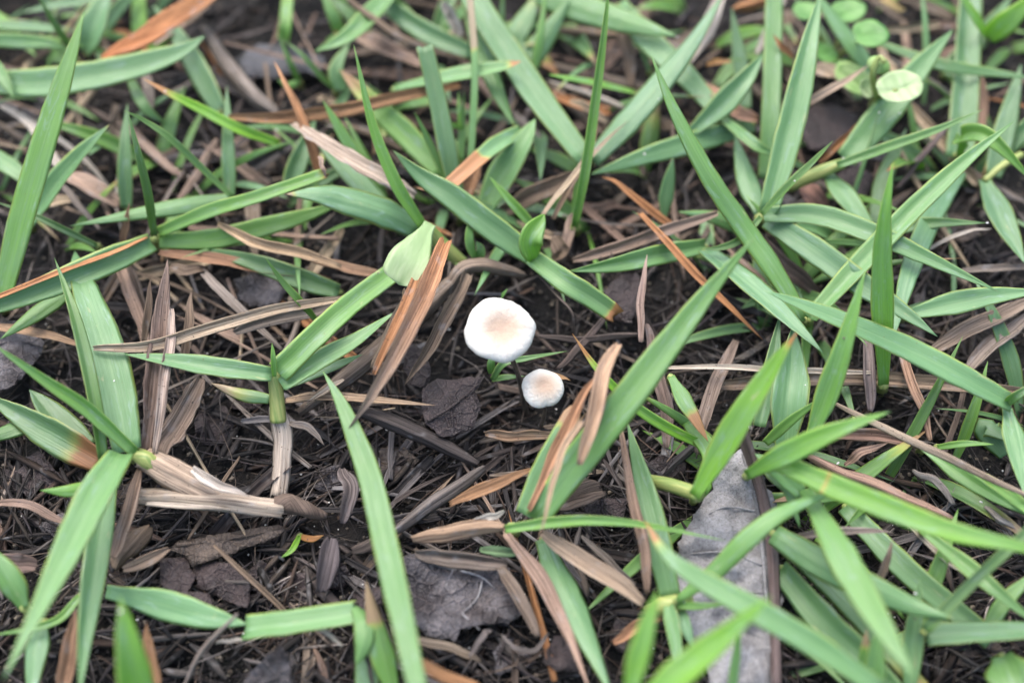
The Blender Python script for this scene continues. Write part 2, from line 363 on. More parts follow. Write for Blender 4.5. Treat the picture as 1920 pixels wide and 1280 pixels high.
def flat_leaf(name, label, outline, h, mat, cat='dead leaf', crumple=0.8, seed=1, jag=5.0, curl=None, veins=(), vein_mat=None, step=13, vein_r=0.16):
    """a leaf blade traced from its outline: px outline -> points at height h(px,py) mm, crumpled, with thickness"""
    rnd = random.Random(seed); hf = h if callable(h) else (lambda x, y: h)
    out = []
    for i, (x, y) in enumerate(outline):
        x2, y2 = outline[(i + 1) % len(outline)]; m = max(1, int(math.hypot(x2 - x, y2 - y) / 9))
        for k in range(m):
            f = k / m; jx = jag * n2((x + (x2 - x) * f) * .09, (y + (y2 - y) * f) * .09, seed); jy = jag * n2((x + (x2 - x) * f) * .09, (y + (y2 - y) * f) * .09, seed + 50)
            out.append(Vector((x + (x2 - x) * f + jx, y + (y2 - y) * f + jy)))
    nb = len(out); pts = list(out)
    x0, x1 = min(p.x for p in out), max(p.x for p in out); y0, y1 = min(p.y for p in out), max(p.y for p in out)
    def inside(x, y):
        c = False
        for i in range(nb):
            a, b = out[i], out[i - 1]
            if (a.y > y) != (b.y > y) and x < (b.x - a.x) * (y - a.y) / (b.y - a.y) + a.x: c = not c
        return c
    yy = y0
    while yy < y1:
        xx = x0
        while xx < x1:
            q = (xx + rnd.uniform(-3, 3), yy + rnd.uniform(-3, 3))
            if inside(*q) and min((q[0] - p.x) ** 2 + (q[1] - p.y) ** 2 for p in out) > 25: pts.append(Vector(q))
            xx += step
        yy += step
    v2, _, fc, _, _, _ = geometry.delaunay_2d_cdt(pts, [(i, (i + 1) % nb) for i in range(nb)], [list(range(nb))], 1, 1e-4)
    def hh(x, y):
        return hf(x, y) + crumple * (n2(x / 60, y / 60, seed) + 0.5 * n2(x / 24, y / 24, seed + 3) + 0.22 * n2(x / 11, y / 11, seed + 8)) + (curl(x, y) if curl else 0)
    top = [P(p.x, p.y, hh(p.x, p.y)) for p in v2]; m = len(top); th = Vector((0, 0, 0.14 * MM))
    V = top + [p - th for p in top]
    F = []
    for f in fc:
        f = list(f); a = (top[f[1]] - top[f[0]]).cross(top[f[2]] - top[f[0]])
        if a.z < 0: f.reverse()
        F.append(tuple(f)); F.append(tuple(q + m for q in reversed(f)))
    cnt = {}
    for f in fc:
        for i in range(len(f)):
            e = (f[i], f[(i + 1) % len(f)]); cnt[e] = 1
    for (a, b) in cnt:
        if (b, a) not in cnt: F.append((a, b, b + m, a + m))
    U = [(p.x / MM, p.y / MM * 1.0, seed) for p in V]
    ob = make_obj(name, V, F, mat, None, {'uvp': ('FLOAT_VECTOR', U)}, origin=top[0])
    tag(ob, label, cat)
    for i, vs in enumerate(veins):
        q = [P(x, y, hh(x, y) + 0.05) for x, y in vs]
        tube(q, [vein_r * (1.6 if i == 0 else 0.8), vein_r * 0.4], vein_mat or mat, 'midrib' if i == 0 else 'vein', ob, 6, 12, 0.2)
    return ob

# ------------------------------------------------------------------ the soil
def build_soil():
    xs = [-1500, -700, -350, -200, -150] + [-120 + 0.75 * i for i in range(321)] + [150, 200, 350, 700, 1500]
    ys = [-1500, -600, -250, -120, -90] + [-70 + 0.75 * i for i in range(254)] + [150, 200, 350, 700, 1500]
    V = []
    for yv in ys:
        for xv in xs:
            z = ground_z(xv * MM, yv * MM) / MM
            if abs(xv) < 121 and -71 < yv < 121: z += 0.35 * n2(xv * .9, yv * .9, 2.2) + 0.25 * n2(xv * 2.1, yv * 2.1, 4.2)
            V.append((xv * MM, yv * MM, z * MM))
    nx = len(xs); F = [(j * nx + i, j * nx + i + 1, (j + 1) * nx + i + 1, (j + 1) * nx + i) for j in range(len(ys) - 1) for i in range(nx - 1)]
    tag(make_obj('ground', V, F, SOIL, origin=Vector((0, 0, 0))), 'dark damp soil under the grass and litter', kind='structure')
build_soil()

# ------------------------------------------------------------------ the two mushrooms
def mushroom(label, cpx, cpy, ch, rx, base, tilt, prof, seed, stem_r, ngill, tilt_x=0.0):
    c = P(cpx, cpy, ch); R = rx * pxsize(c)
    root = empty('mushroom', P(*base)); tag(root, label, 'mushroom', 'mushrooms in the litter')
    rot = Matrix.Rotation(math.radians(tilt), 3, 'X') @ Matrix.Rotation(math.radians(tilt_x), 3, 'Y')
    seg = 96; V, U, N, A_ = [], [], [], []
    for (r, z) in prof:
        for q in range(seg):
            g = 2 * math.pi * q / seg; cx, sx = math.cos(g), math.sin(g)
            irr = 1 + r * (0.11 * n2(cx * 1.1, sx * 1.1, seed) + 0.035 * n2(cx * 3, sx * 3, seed + 4) + 0.012 * n2(cx * 8, sx * 8, seed + 9))
            zz = z + r * r * (0.07 * n2(cx * 1.4, sx * 1.4, seed + 6) + 0.03 * n2(cx * 4, sx * 4, seed + 2)) + 0.02 * n2(cx * r * 5, sx * r * 5, seed + 1)
            p = Vector((cx * r * irr * R, sx * r * irr * R, zz * R))
            V.append(c + rot @ p); U.append((cx * r * R / MM, sx * r * R / MM, seed)); N.append(math.hypot(cx * r - .07, sx * r + .05) if r < .9 else 1.0); A_.append((g, r, seed))
    k = len(prof)
    F = [(i * seg + q, i * seg + (q + 1) % seg, (i + 1) * seg + (q + 1) % seg, (i + 1) * seg + q) for i in range(k - 1) for q in range(seg)]
    F += [tuple(range(seg - 1, -1, -1)), tuple(range((k - 1) * seg, k * seg))]
    cap = make_obj('cap', V, F, CAP, root, {'uvp': ('FLOAT_VECTOR', U), 'un': ('FLOAT', N), 'ang': ('FLOAT_VECTOR', A_)})
    for g in range(ngill):
        a = 2 * math.pi * g / ngill; d = rot @ Vector((math.cos(a), math.sin(a), 0)); e = rot @ Vector((-math.sin(a), math.cos(a), 0)) * 0.012 * R; dn = rot @ Vector((0, 0, 1))
        ps = [(0.12, -0.12), (0.86, -0.24), (0.80, -0.30), (0.45, -0.36), (0.12, -0.30)]
        v = [c + d * x * R + dn * z * R + e * s for s in (-1, 1) for x, z in ps]
        f = [(0, 1, 2, 3, 4), (9, 8, 7, 6, 5)] + [(i, i + 5, (i + 1) % 5 + 5, (i + 1) % 5) for i in range(5)]
        make_obj('gill', v, f, GILL, cap, {'uvp': ('FLOAT_VECTOR', [(x, z, g) for s in (-1, 1) for x, z in ps])}, smooth=False)
    b = P(*base); b.z = ground_z(b.x, b.y) - 0.6 * MM
    up = c - rot @ Vector((0, 0, 0.16 * R))
    mid = b.lerp(up, 0.5) + Vector((0.5 * MM, 0, 0))
    tube([b, mid, up], [stem_r * 1.15, stem_r, stem_r * 0.9, stem_r * 1.5], STIPE, 'stem', root, 12, 20, 0.12)
    return root
CAP_BIG = [(0.02, -0.06), (0.10, -0.055), (0.2, -0.035), (0.32, 0.015), (0.45, 0.065), (0.58, 0.095), (0.70, 0.10), (0.82, 0.075), (0.91, 0.02), (0.97, -0.05), (1.0, -0.13), (0.985, -0.20), (0.95, -0.23), (0.90, -0.21), (0.7, -0.2), (0.4, -0.2), (0.1, -0.2)]
CAP_SMALL = [(r_, z_ * (.72 if z_ > 0 else .62)) for r_, z_ in [(0.02, 0.23), (0.08, 0.235), (0.16, 0.27), (0.28, 0.32), (0.42, 0.32), (0.56, 0.28), (0.70, 0.20), (0.82, 0.09), (0.91, -0.05), (0.98, -0.22), (1.0, -0.36), (0.97, -0.48), (0.91, -0.52), (0.86, -0.48), (0.7, -0.32), (0.4, -0.2), (0.1, -0.16)]]
mushroom('larger white mushroom with a wavy cap and sunken tan centre', 938, 614, 15, 67, (988, 752, -1), 4, CAP_BIG, 21, 0.33, 14, 3)
mushroom('smaller round cream mushroom just below the larger mushroom', 1018, 724, 9.5, 39.5, (1010, 790, -1), 3, CAP_SMALL, 57, 0.26, 12)

# ------------------------------------------------------------------ green grass, traced shoot by shoot
Y1 = dict(y=0.75)                     # young yellow green
YB = dict(y=0.55)
# --- top left
shoot('tall upright blade at the left edge crossing in front of a broad horizontal blade', [('0,575,6 42,408,12 86,258,17 126,128,21 159,20,24', 54, dict(y=.45, prof='leaf', roll=-.2))])
shoot('broad pale horizontal blade with upturned point in the upper left', [('-30,155,7 60,158,8 150,149,9 270,122,10 345,95,11 385,67,12', 60, dict(y=.15, prof='leaf', roll=.05, fold=.14))])
shoot('wide pale blade leaving the top edge beside the orange dead blade', [('163,100,3 180,50,6 215,-40,9', 60, dict(y=.15, prof='lance'))])
shoot('pair of blurred flat blades at the upper left corner', [('-40,74,7 40,78,7 90,82,7 128,92,6', 27, dict(y=.25)), ('-20,50,5 60,54,5 150,60,5', 26, dict(y=.1))], at=(-30, 70, 6))
shoot('thin dark blade slanting from the top edge over the corner blades', [('127,84,7 105,52,10 66,-14,15', 15, dict(y=.4, b=.7, fold=.3))])
shoot('short bright green blade tucked in the left corner', [('-30,20,5 10,50,5 70,108,4', 32, dict(y=.6))])
shoot('pale blade lying along the very top left edge', [('190,-5,4 120,8,4 40,25,4', 24, dict(y=.1))])
shoot('small blade poking in at the left edge below the broad horizontal blade', [('-25,105,9 5,145,9 26,184,8', 26, dict(y=.3))])
shoot('pale blade running down behind the tip of the broad horizontal blade', [('414,208,3 386,158,4 360,110,5 325,58,6 285,8,7', 42, dict(y=.15, prof='leaf'))])
shoot('narrow upright blade standing behind the yellowing orange-tipped blade', [('431,372,2 428,280,6 425,162,9', 27, dict(y=.2, b=.85))])
shoot('yellowing blade with a thin orange tip in the upper left', [('523,270,5 450,244,8 380,208,10 315,175,12 268,147,13', 22, dict(y=.95, dead=(.6, 1.0), fold=.25))])
shoot('short curled blade hanging below the broad horizontal blade', [('246,152,6 262,185,7 282,212,6 313,233,4', 22, dict(y=.3, b=.75))])
shoot('pale blade pointing up right beside the tall left blade', [('52,420,4 108,345,8 160,285,11 205,234,13', 44, dict(y=.2, prof='leaf', dead=(.9, 1.1)))])
shoot('pale washed-out blade at the left edge behind the tall blade', [('-40,280,3 20,315,3 85,365,2', 38, dict(y=.15, dead=(.5, 1.3)))])
shoot('thin dark blade crossing low at the left edge', [('182,460,5 120,430,7 60,402,8 -10,378,9', 13, dict(y=.35, b=.7, fold=.3))])
shoot('upright blade half hidden behind the dark needle-like blade', [('238,390,2 236,300,6 239,194,9', 29, dict(y=.2, b=.85))])
shoot('shoot with a dark needle blade above and an orange-edged blade to the left', [
    ('291,442,6 280,365,12 260,285,17 240,210,20', 18, dict(y=.4, b=.65, prof='leaf', fold=.45)),
    ('298,436,6 390,398,9 490,368,11 612,326,12', 31, dict(y=.5, prof='cut', cut=.5, dead=(.93, 1.05), fold=.2)),
    ('299,452,5 400,448,6 500,424,6 580,402,6 650,376,6', 38, dict(y=.45, prof='leaf', roll=.3)),
    ('284,456,6 200,492,8 110,530,9 0,572,10 -60,592,10', 50, dict(y=.25, prof='leaf', fold=.2, roll=-.3)),
], at=(290, 446, 5), stem=1.1)
dead('orange dried margin curled along the upper edge of the left-pointing blade', '276,446,6.9 205,478,8.8 110,514,10 0,556,11 -40,572,11', 15, RUST, fold=.3, twist=5, ragged=.1, wave=.03)
shoot('shoot with a pale blade pointing left and a dark rolled blade above it', [
    ('434,374,5 350,384,6 250,401,7 130,424,8', 36, dict(y=.3, roll=.1)),
    ('436,374,6 380,322,9 320,264,13 270,228,15 231,207,17', 16, dict(y=.4, b=.7, fold=.4))], at=(436, 376, 4))
# --- left middle
shoot('shoot of wide blades rising from the pale runner at the left', [
    ('240,845,7 225,765,8 206,680,9 180,600,9 150,515,8 140,470,6', 74, dict(y=.12, prof='leaf', roll=.1, fold=.08)),
    ('256,846,8 170,767,12 90,714,15 -20,640,19', 27, dict(y=.55, prof='leaf', fold=.45)),
    ('228,852,9 185,920,12 140,1010,14 90,1110,16 5,1275,18', 70, dict(y=.3, prof='leaf', fold=.16, roll=.1)),
    ('204,905,5 190,990,7 172,1100,8 158,1200,9 148,1310,10', 46, dict(y=.1, prof='leaf')),
    ('175,912,7 125,920,8 75,919,8', 30, dict(y=.7, prof='spear')),
], at=(250, 850, 6), stem=1.2)
shoot('thin upright dark blade along the left side of the widest pale blade', [('191,860,8 178,765,11 152,640,13 131,565,14 102,483,14', 25, dict(y=.35, b=.75, fold=.3))])
shoot('short pale blade pointing down left beneath the orange-edged blade', [('124,550,5 70,586,6 0,636,6', 34, dict(y=.3, prof='leaf'))])
shoot('dim bluish blade with a brown base at the left edge', [('190,862,2 130,828,3 60,790,3 -30,738,4', 62, dict(y=.1, b=.75, deadb=(0., .35)))])
shoot('dim blade end at the left edge below the bluish blade', [('62,788,2 20,805,3 -40,825,3', 40, dict(y=.3, b=.7))])
shoot('dim broad blade between the crossing blades at the left', [('165,840,1 100,780,1.5 55,730,2', 50, dict(y=.15, b=.7))])
shoot('pale yellowish blade end in the lower left at the frame edge', [('45,1140,6 15,1085,8 -25,1020,9', 52, dict(y=.4, prof='lance'))])
shoot('bluish blade pointing down under the big lower left blade', [('80,1165,3 65,1230,4 55,1330,5', 48, dict(y=.05, b=.9, prof='lance'))])
shoot('narrow green blade peeping between the lower left blades', [('150,1118,3 100,1166,4 -20,1192,6', 18, dict(y=.5))])
shoot('pale kinked blade with silvery scuffs lying across the lower left', [
    ('200,1108,4 300,1131,5 390,1156,6 466,1170,6', 58, dict(y=.05, prof='lance', b=1.1)),
    ('461,1180,6 540,1170,7 620,1158,7 668,1150,7', 52, dict(y=.25, prof='even', cut=.3)),
    ('664,1136,7 682,1165,8 682,1205,8 668,1245,7', 40, dict(y=.3, prof='oval'))], stem=False)
shoot('bright spear-shaped blade standing at the bottom edge on the left', [('262,1330,13 242,1220,18 225,1116,21', 68, dict(y=.7, prof='spear', roll=.3, fold=.18))])
shoot('tiny yellow and orange seedling on the soil at lower left', [('562,1005,0 548,1030,1 527,1045,1', 12, dict(y=.9)), ('562,1005,0 585,1010,1 607,1003,1.5', 13, dict(y=1, dead=(0, .2)))])
shoot('thin dark blade leaning over the straw left of the mushrooms', [('598,609,4 560,565,8 530,530,10 497,482,13', 16, dict(y=.45, b=.75, fold=.3))])
shoot('shoot on a white papery stem with blades spread left and right', [
    ('510,703,9 400,690,10 320,678,10 232,664,10', 40, dict(y=.15, prof='leaf', roll=.2)),
    ('521,698,9 600,622,10 670,562,9 752,503,8', 48, dict(y=.4, prof='even', roll=.1, fold=.2)),
    ('528,722,8 600,676,8 670,637,8 745,582,9', 42, dict(y=.2, prof='leaf', fold=.16)),
    ('530,728,6 620,690,6 680,664,6', 22, dict(y=.1)),
    ('505,748,5 450,738,5 395,718,5', 26, dict(y=.1, dead=(.0, 1.2), o=.1)),
    ('514,705,9 512,672,11 510,643,12', 11, dict(y=.6, fold=.3))], stem=False,
    extra=lambda r: (tube(pts_of('514,700,8.5 519,745,6 522,790,4'), [.75, .85, .95], STEM, 'stem', r),
                     straw('518,762,5.4 527,805,3.8 528,860,2.4 523,928,1', 42, (.42,.36,.30), r, 'dry_sheath', fold=-.28, prof='cut', twist=8, roll=0),
                     straw('545,795,3.5 578,803,3.2 610,835,2', 16, GREY, r, 'sheath_flap', fold=.3, wave=0, ragged=.05, prof='leaf')))
shoot('broad green-grey blade lying right of the dark needle shoot', [('636,546,3 560,521,4 470,490,5 362,463,5', 40, dict(y=.2, b=.85, prof='leaf'))])
# --- top middle
shoot('yellowish cut blade at the top edge left of centre', [('532,75,3 536,45,5 540,-10,6', 26, dict(y=.6, prof='even', dead=(.7, 1.4)))])
shoot('small hooked dark shoot near the grey leaf at top left', [('560,152,3 545,120,6 520,62,9', 13, dict(y=.4, b=.75)), ('560,152,3 540,160,5 520,150,6', 14, dict(y=.4))])
shoot('thin dark blade bowing down right of the small hooked shoot', [('628,170,3 600,145,6 565,105,9 530,74,10', 14, dict(y=.4, b=.7, fold=.3))])
shoot('leaf tip pointing left near the top edge', [('750,-25,8 700,28,9 650,72,9 590,97,9', 42, dict(y=.25, prof='leaf'))])
shoot('bright blade entering from the top edge left of centre', [('640,70,4 625,30,7 600,-20,9', 24, dict(y=.5)), ('640,170,3 632,130,5 655,80,6', 30, dict(y=.3))])
shoot('small bright blade at the top edge beside the leaf tip', [('772,46,4 752,20,6 730,-20,8', 32, dict(y=.65))])
shoot('bluish blade under the thin dark straw at the top', [('885,100,5 800,62,6 725,8,7 690,-30,7', 36, dict(y=.1))])
shoot('bright slender blade curving up to a fine point left of the dark green blade', [('794,427,7 742,345,12 697,232,17 663,84,23', 25, dict(y=.6, fold=.3, roll=.1))])
shoot('faded tan-green blade slanting behind the bright slender blade', [('828,325,3 760,252,5 690,186,7 636,130,8', 46, dict(y=.5, b=1.0, dead=(.5, 1.15), o=.6))])
shoot('dark green upright blade with a squared top near the centre top', [('862,402,3 838,280,9 816,172,13 796,88,16', 40, dict(y=.12, b=.72, prof='cut', cut=.2, roll=.1))])
shoot('short horizontal blade with a tan tip crossing the upright blades', [('738,168,6 820,151,9 890,138,11 945,127,12 979,115,13', 40, dict(y=.25, prof='lance', dead=(.85, 1.0), fold=.2))])
shoot('thin upright blade with a bleached dead upper half', [('882,306,5 888,210,9 890,105,13 880,-20,17', 15, dict(y=.3, dead=(.6, .7), o=.0, prof='even'))])
shoot('wide blue-green blade running from the top edge down to the centre right', [('1098,302,7 1020,200,9 955,105,11 900,20,13 870,-40,14', 62, dict(y=.08, prof='cut', roll=.1))])
shoot('green blade with a pinched tan tip left of the wide blue-green blade', [('880,-20,12 905,85,10 932,165,9 966,240,7', 44, dict(y=.25, prof='leaf', dead=(.93, 1.05)))])
shoot('bent blade ending in an orange dead tip in the middle top', [('978,246,7 930,274,9 885,312,10 836,356,10', 38, dict(y=.2, prof='cut', dead=(.5, .62), fold=.2, cut=.3))])
shoot('wide soft green leaf leaning upright beside the bent blade', [('893,425,2 938,340,5 980,270,8 1004,222,9', 60, dict(y=.3, prof='lance', roll=-.2))])
shoot('short stubby blade pointing up left above the mushrooms', [('1003,430,5 960,382,8 918,332,10', 20, dict(y=.5, fold=.3))])
shoot('thin blade in front of the dark green upright blade', [('842,348,5 808,272,9 777,210,13', 15, dict(y=.45, b=.85))])
shoot('tiny seedling shoot with a sideways leaf near the dark green blade', [('866,300,2 868,235,5 870,170,9', 14, dict(y=.4)), ('868,240,5 840,234,7 806,227,8', 10, dict(y=.6)), ('862,240,6 860,200,8 860,170,9', 8, dict(y=.5))])
shoot('broad bluish blade with a tan point lying left of centre', [('785,428,6 720,396,9 640,371,11 590,362,12 536,364,12', 62, dict(y=.05, prof='leaf', dead=(.9, 1.02), o=.1, roll=.1))])
shoot('green blade partly under the bleached papery strip', [('745,418,4 680,350,6 622,286,7 583,238,8', 46, dict(y=.2, prof='leaf'))])
shoot('pale blade rising behind the rust-coloured sliver', [('543,350,2 562,295,4 592,222,5', 36, dict(y=.25, prof='leaf'))])
shoot('slender bright blade near the rust-coloured horizontal straw', [('690,332,5 642,252,9 605,188,12', 24, dict(y=.5))])
shoot('ribbed blade from the upper centre broken above the mushrooms', [
    ('1002,484,7 930,432,9 850,370,11 790,330,12 737,282,14', 48, dict(y=.2, prof='leaf', fold=.14)),
    ('998,484,7 1060,528,8 1110,558,7 1154,588,6', 46, dict(y=.3, prof='cut', dead=(.9, 1.0), cut=.8, fold=.2)),
    ('999,487,7 993,450,10 1020,402,11', 46, dict(y=.55, prof='oval', roll=.3))], at=(1000, 486, 6))
shoot('small curled green sprout left above the mushrooms', [('898,498,4 880,452,8 888,382,10', 20, dict(y=.45, prof='lance')), ('897,496,4 902,470,6 893,452,7', 20, dict(y=.4)), ('894,494,4 870,497,5 852,494,5', 12, dict(y=.6))])
shoot('pale spoon-shaped seedling leaf drooping over an orange dead blade', [('806,420,12 790,450,14 770,488,15 748,534,14', 86, dict(y=.55, b=1.15, prof='spoon', fold=.05, roll=-.25, wave=.06, thick=.25, mat=BLEACHED_GREEN, twist=0))], stem=False,
      extra=lambda r: tube(pts_of('800,428,9 830,460,6 872,498,3'), [.9, 1.0, .9], STEM, 'stem', r, 10))
shoot('small dark green sprout behind the larger mushroom stem', [('924,712,2 945,682,5 990,672,5 1064,658,6', 15, dict(y=.3, b=.85)), ('924,712,2 950,708,3 985,705,3', 14, dict(y=.3, b=.8)), ('922,700,2 921,680,4 926,655,5', 16, dict(y=.3)), ('938,565,3 942,555,5 952,541,6', 10, dict(y=.4))], stem=False)
# --- top, right of centre
shoot('tall thin two-edged blade rising straight to the top edge', [('1078,425,5 1098,320,11 1118,180,17 1133,60,22 1143,-40,26', 20, dict(y=.5, b=.85, prof='leaf', fold=.6, roll=0)), ('1075,405,4 1082,350,7 1094,300,9', 10, dict(y=.6))], stem=1.1)
shoot('wide bluish blade slanting up right from the tall thin blade', [('1108,300,6 1180,222,9 1240,150,11 1300,75,13 1362,-20,15', 54, dict(y=.08, prof='leaf', b=.9))])
shoot('wide blade crossing the top edge and pointing right', [('960,-50,7 1040,-5,8 1120,24,9 1200,48,10 1270,69,11', 58, dict(y=.3, prof='leaf'))])
shoot('soft green blade at the top behind a slim bright one', [('968,140,4 1015,82,6 1070,-5,9', 46, dict(y=.25)), ('1003,130,6 1013,70,9 1024,-20,12', 18, dict(y=.55, b=.9))])
shoot('grey-green blade with a pale streak at the top centre', [('945,92,3 975,50,5 1015,-20,7', 52, dict(y=.1, dead=(.4, 1.6), o=0))])
shoot('thin dark stem-like blade at the top centre', [('938,72,5 941,30,8 943,-30,11', 12, dict(y=.4, b=.7))])
shoot('yellow-tipped slim blade pointing left behind the tall thin blade', [('1190,176,5 1120,160,8 1070,150,10 1028,140,11', 18, dict(y=.7))])
shoot('slim dark blade hanging from the top edge right of the tall thin blade', [('1218,135,4 1198,80,7 1175,-5,10', 13, dict(y=.35, b=.75))])
shoot('blue-grey blade running down right from the top behind long blades', [('1160,10,8 1215,75,8 1280,137,8 1350,213,7 1425,272,6', 48, dict(y=.05, prof='leaf'))])
shoot('long bluish blade lying left with its point near the tall thin blade', [('1412,234,5 1300,267,6 1200,296,7 1108,328,7', 40, dict(y=.1, prof='leaf', b=.95))])
shoot('short upright blade among dark straw right of centre', [('1243,412,2 1251,355,5 1262,296,8', 30, dict(y=.2, b=.85, prof='lance'))])
# --- right, the big star-shaped shoot
shoot('large shoot with blades spreading like a star right of centre', [
    ('1432,405,9 1530,405,10 1640,441,11 1750,490,11 1875,548,11', 44, dict(y=.12, prof='leaf', roll=.1)),
    ('1440,412,8 1530,472,9 1610,530,9 1690,582,9 1758,631,9', 50, dict(y=.12, prof='leaf')),
    ('1440,400,9 1482,235,14 1512,100,18 1540,-20,20', 52, dict(y=.2, prof='leaf', roll=.15)),
    ('1430,404,10 1480,350,13 1522,308,15 1562,264,17', 17, dict(y=.4, b=.75, fold=.4)),
    ('1424,400,6 1402,335,6 1378,250,6', 46, dict(y=.1, prof='lance')),
    ('1426,408,9 1388,450,9 1350,465,8 1315,467,7', 15, dict(y=.4, b=.65, fold=.4)),
], at=(1425, 408, 6), stem=1.2)
shoot('long blade from the upper centre passing left of the star-shaped shoot', [('1510,600,6 1450,500,9 1396,424,11 1332,332,15 1266,210,19 1220,102,22', 47, dict(y=.45, prof='leaf', roll=.15))])
shoot('upright blade behind the star-shaped shoot reaching the top edge', [('1440,335,3 1446,200,8 1452,-30,13', 40, dict(y=.35, prof='even', b=.95))])
shoot('blade pointing left from the star-shaped shoot toward the mushrooms', [('1322,462,5 1230,479,7 1150,496,8 1063,509,8', 36, dict(y=.25, prof='leaf'))])
shoot('blade pointing down right below the star-shaped shoot', [('1322,470,6 1400,530,8 1470,592,9 1544,662,10', 50, dict(y=.08, prof='leaf'))])
shoot('large smooth blade leaning right beside the small mushroom with horizontal leaf at its foot', [
    ('1005,975,8 1080,870,12 1160,768,16 1250,650,19 1330,545,22 1420,438,26', 64, dict(y=.35, prof='leaf', roll=.1, fold=.12)),
    ('985,965,7 1018,893,9 1050,830,11 1082,775,12', 50, dict(y=.1, prof='cut', dead=(.72, .98), o=.5, fold=.25, cut=1.2, twist=0)),
    ('948,992,8 1020,982,9 1100,977,10 1200,984,10 1365,1014,10', 22, dict(y=.55, prof='leaf', fold=.4)),
], at=(960, 990, 6), stem=1.2)
shoot('orange-tipped yellow sliver of grass right of the small mushroom', [('1335,842,4 1250,800,7 1180,752,9 1120,690,11 1073,625,12', 20, dict(y=.8, dead=(.7, 1.0), fold=.25))])
shoot('short blade dying to an orange point left of the yellow-green blade', [('1258,706,7 1290,765,8 1328,828,7', 34, dict(y=.3, dead=(.5, .75), prof='lance', o=.8))])
shoot('long straight blade pointing up right across the right side', [('1520,598,7 1620,490,10 1720,387,13 1810,302,15 1902,227,17', 44, dict(y=.25, prof='leaf'))])
shoot('pale drooping blade right behind the bright vertical blade', [('1800,320,5 1750,400,7 1712,490,9 1690,565,9 1672,642,8', 42, dict(y=.1, prof='leaf'))])
shoot('flat pale blade reaching the right edge', [('1692,592,7 1780,572,8 1860,556,9 1960,545,10', 48, dict(y=.08, prof='lance'))])
shoot('bright vertical spear blade standing at the right', [('1656,720,5 1655,645,10 1652,560,15 1652,470,20 1660,390,24 1674,306,27', 46, dict(y=.6, prof='lance', roll=.15, fold=.15))], stem=1.1)
shoot('bright leaning spear blade left of the vertical one', [('1518,825,8 1550,742,12 1585,640,17 1623,504,22', 46, dict(y=.55, prof='lance', roll=-.2, fold=.2))])
shoot('long blade from a node at the right edge pointing up left', [
    ('1896,757,9 1800,706,11 1700,655,12 1600,611,14 1500,571,15 1430,544,16', 54, dict(y=.12, prof='leaf')),
    ('1888,765,8 1905,840,8 1922,930,8', 46, dict(y=.1, prof='lance')),
    ('1888,755,9 1910,738,11 1950,715,12', 18, dict(y=.5, b=.8, fold=.3))], at=(1890, 758, 7))
shoot('yellow-green blade with an orange tip beside the bleached leaf', [('1303,930,10 1345,860,13 1400,770,17 1450,690,20 1496,621,23', 54, dict(y=.8, b=.9, prof='lance', dead=(.86, 1.0), fold=.18))])
shoot('ribbed folded blue-green leaves behind the orange-tipped blade', [
    ('1470,850,3 1478,760,6 1484,690,7 1486,610,9', 74, dict(y=.05, prof='lance', fold=.3)),
    ('1425,800,4 1445,700,6 1462,590,8', 34, dict(y=.1, b=.8, fold=.3)),
    ('1435,830,5 1480,790,8 1546,742,11', 20, dict(y=.5, b=.9))])
shoot('bright blade pointing right over the ribbed folded leaves', [('1400,890,11 1470,852,15 1560,810,18 1670,771,20', 46, dict(y=.55, prof='lance', fold=.15))])
# --- top right
shoot('shoot with a needle-thin blade pointing far right and a wide blade behind the seedling', [
    ('1570,312,9 1660,281,11 1760,245,14 1845,205,17', 22, dict(y=.4, b=.8, fold=.4, prof='leaf')),
    ('1585,300,7 1660,210,9 1722,130,11 1788,55,13', 58, dict(y=.15, prof='leaf')),
    ('1548,322,6 1590,375,7 1650,450,6', 48, dict(y=.1, prof='lance'))], at=(1545, 325, 6), stem=False,
    extra=lambda r: tube(pts_of('1582,306,8 1540,322,7 1478,350,4'), [.7, .9, .9], STEM, 'stem', r))
shoot('dim wide upright blade near the top right', [('1798,300,3 1808,150,6 1815,-30,9', 54, dict(y=.15, b=.85, prof='even'))])
shoot('thin blade lying flat to the right edge below the seedling top', [('1640,78,7 1760,120,8 1850,135,8 1950,148,9', 24, dict(y=.2, prof='lance'))])
shoot('blurred yellow-green shoot in the top right corner', [('1852,70,8 1895,35,11 1950,-15,14', 44, dict(y=.9)), ('1850,68,8 1830,35,11 1795,-20,14', 24, dict(y=.9)), ('1855,75,7 1880,55,9 1915,25,10', 14, dict(y=.4, b=.7))])
shoot('curled bright blade arching at the right edge', [('1793,290,5 1803,258,10 1840,252,13 1880,280,13 1940,345,11', 34, dict(y=.55, prof='leaf'))])
shoot('blade slanting down from the top edge above the seedling', [('1640,135,6 1585,62,9 1520,-25,12', 42, dict(y=.2))])
shoot('pale blade pointing up right just left of the star-shaped shoot', [('1290,254,6 1350,200,9 1395,150,11 1432,100,12', 46, dict(y=.08, prof='lance'))])
shoot('small blade with hooked point left of the star-shaped shoot', [('1350,222,7 1400,262,9 1430,282,9 1462,289,8', 24, dict(y=.25, fold=.3))])
shoot('short upright blue blade under the pale dry straws at the top', [('1398,205,2 1386,110,5 1372,15,8', 32, dict(y=.1, b=.85))])
shoot('pale blade bending down at the right edge', [('1845,340,5 1878,415,6 1922,495,6', 52, dict(y=.1, prof='lance'))], stem=False, extra=lambda r: tube(pts_of('1845,340,5 1878,312,6 1915,290,6'), [.5, .5, .5], STEM, 'stem', r))
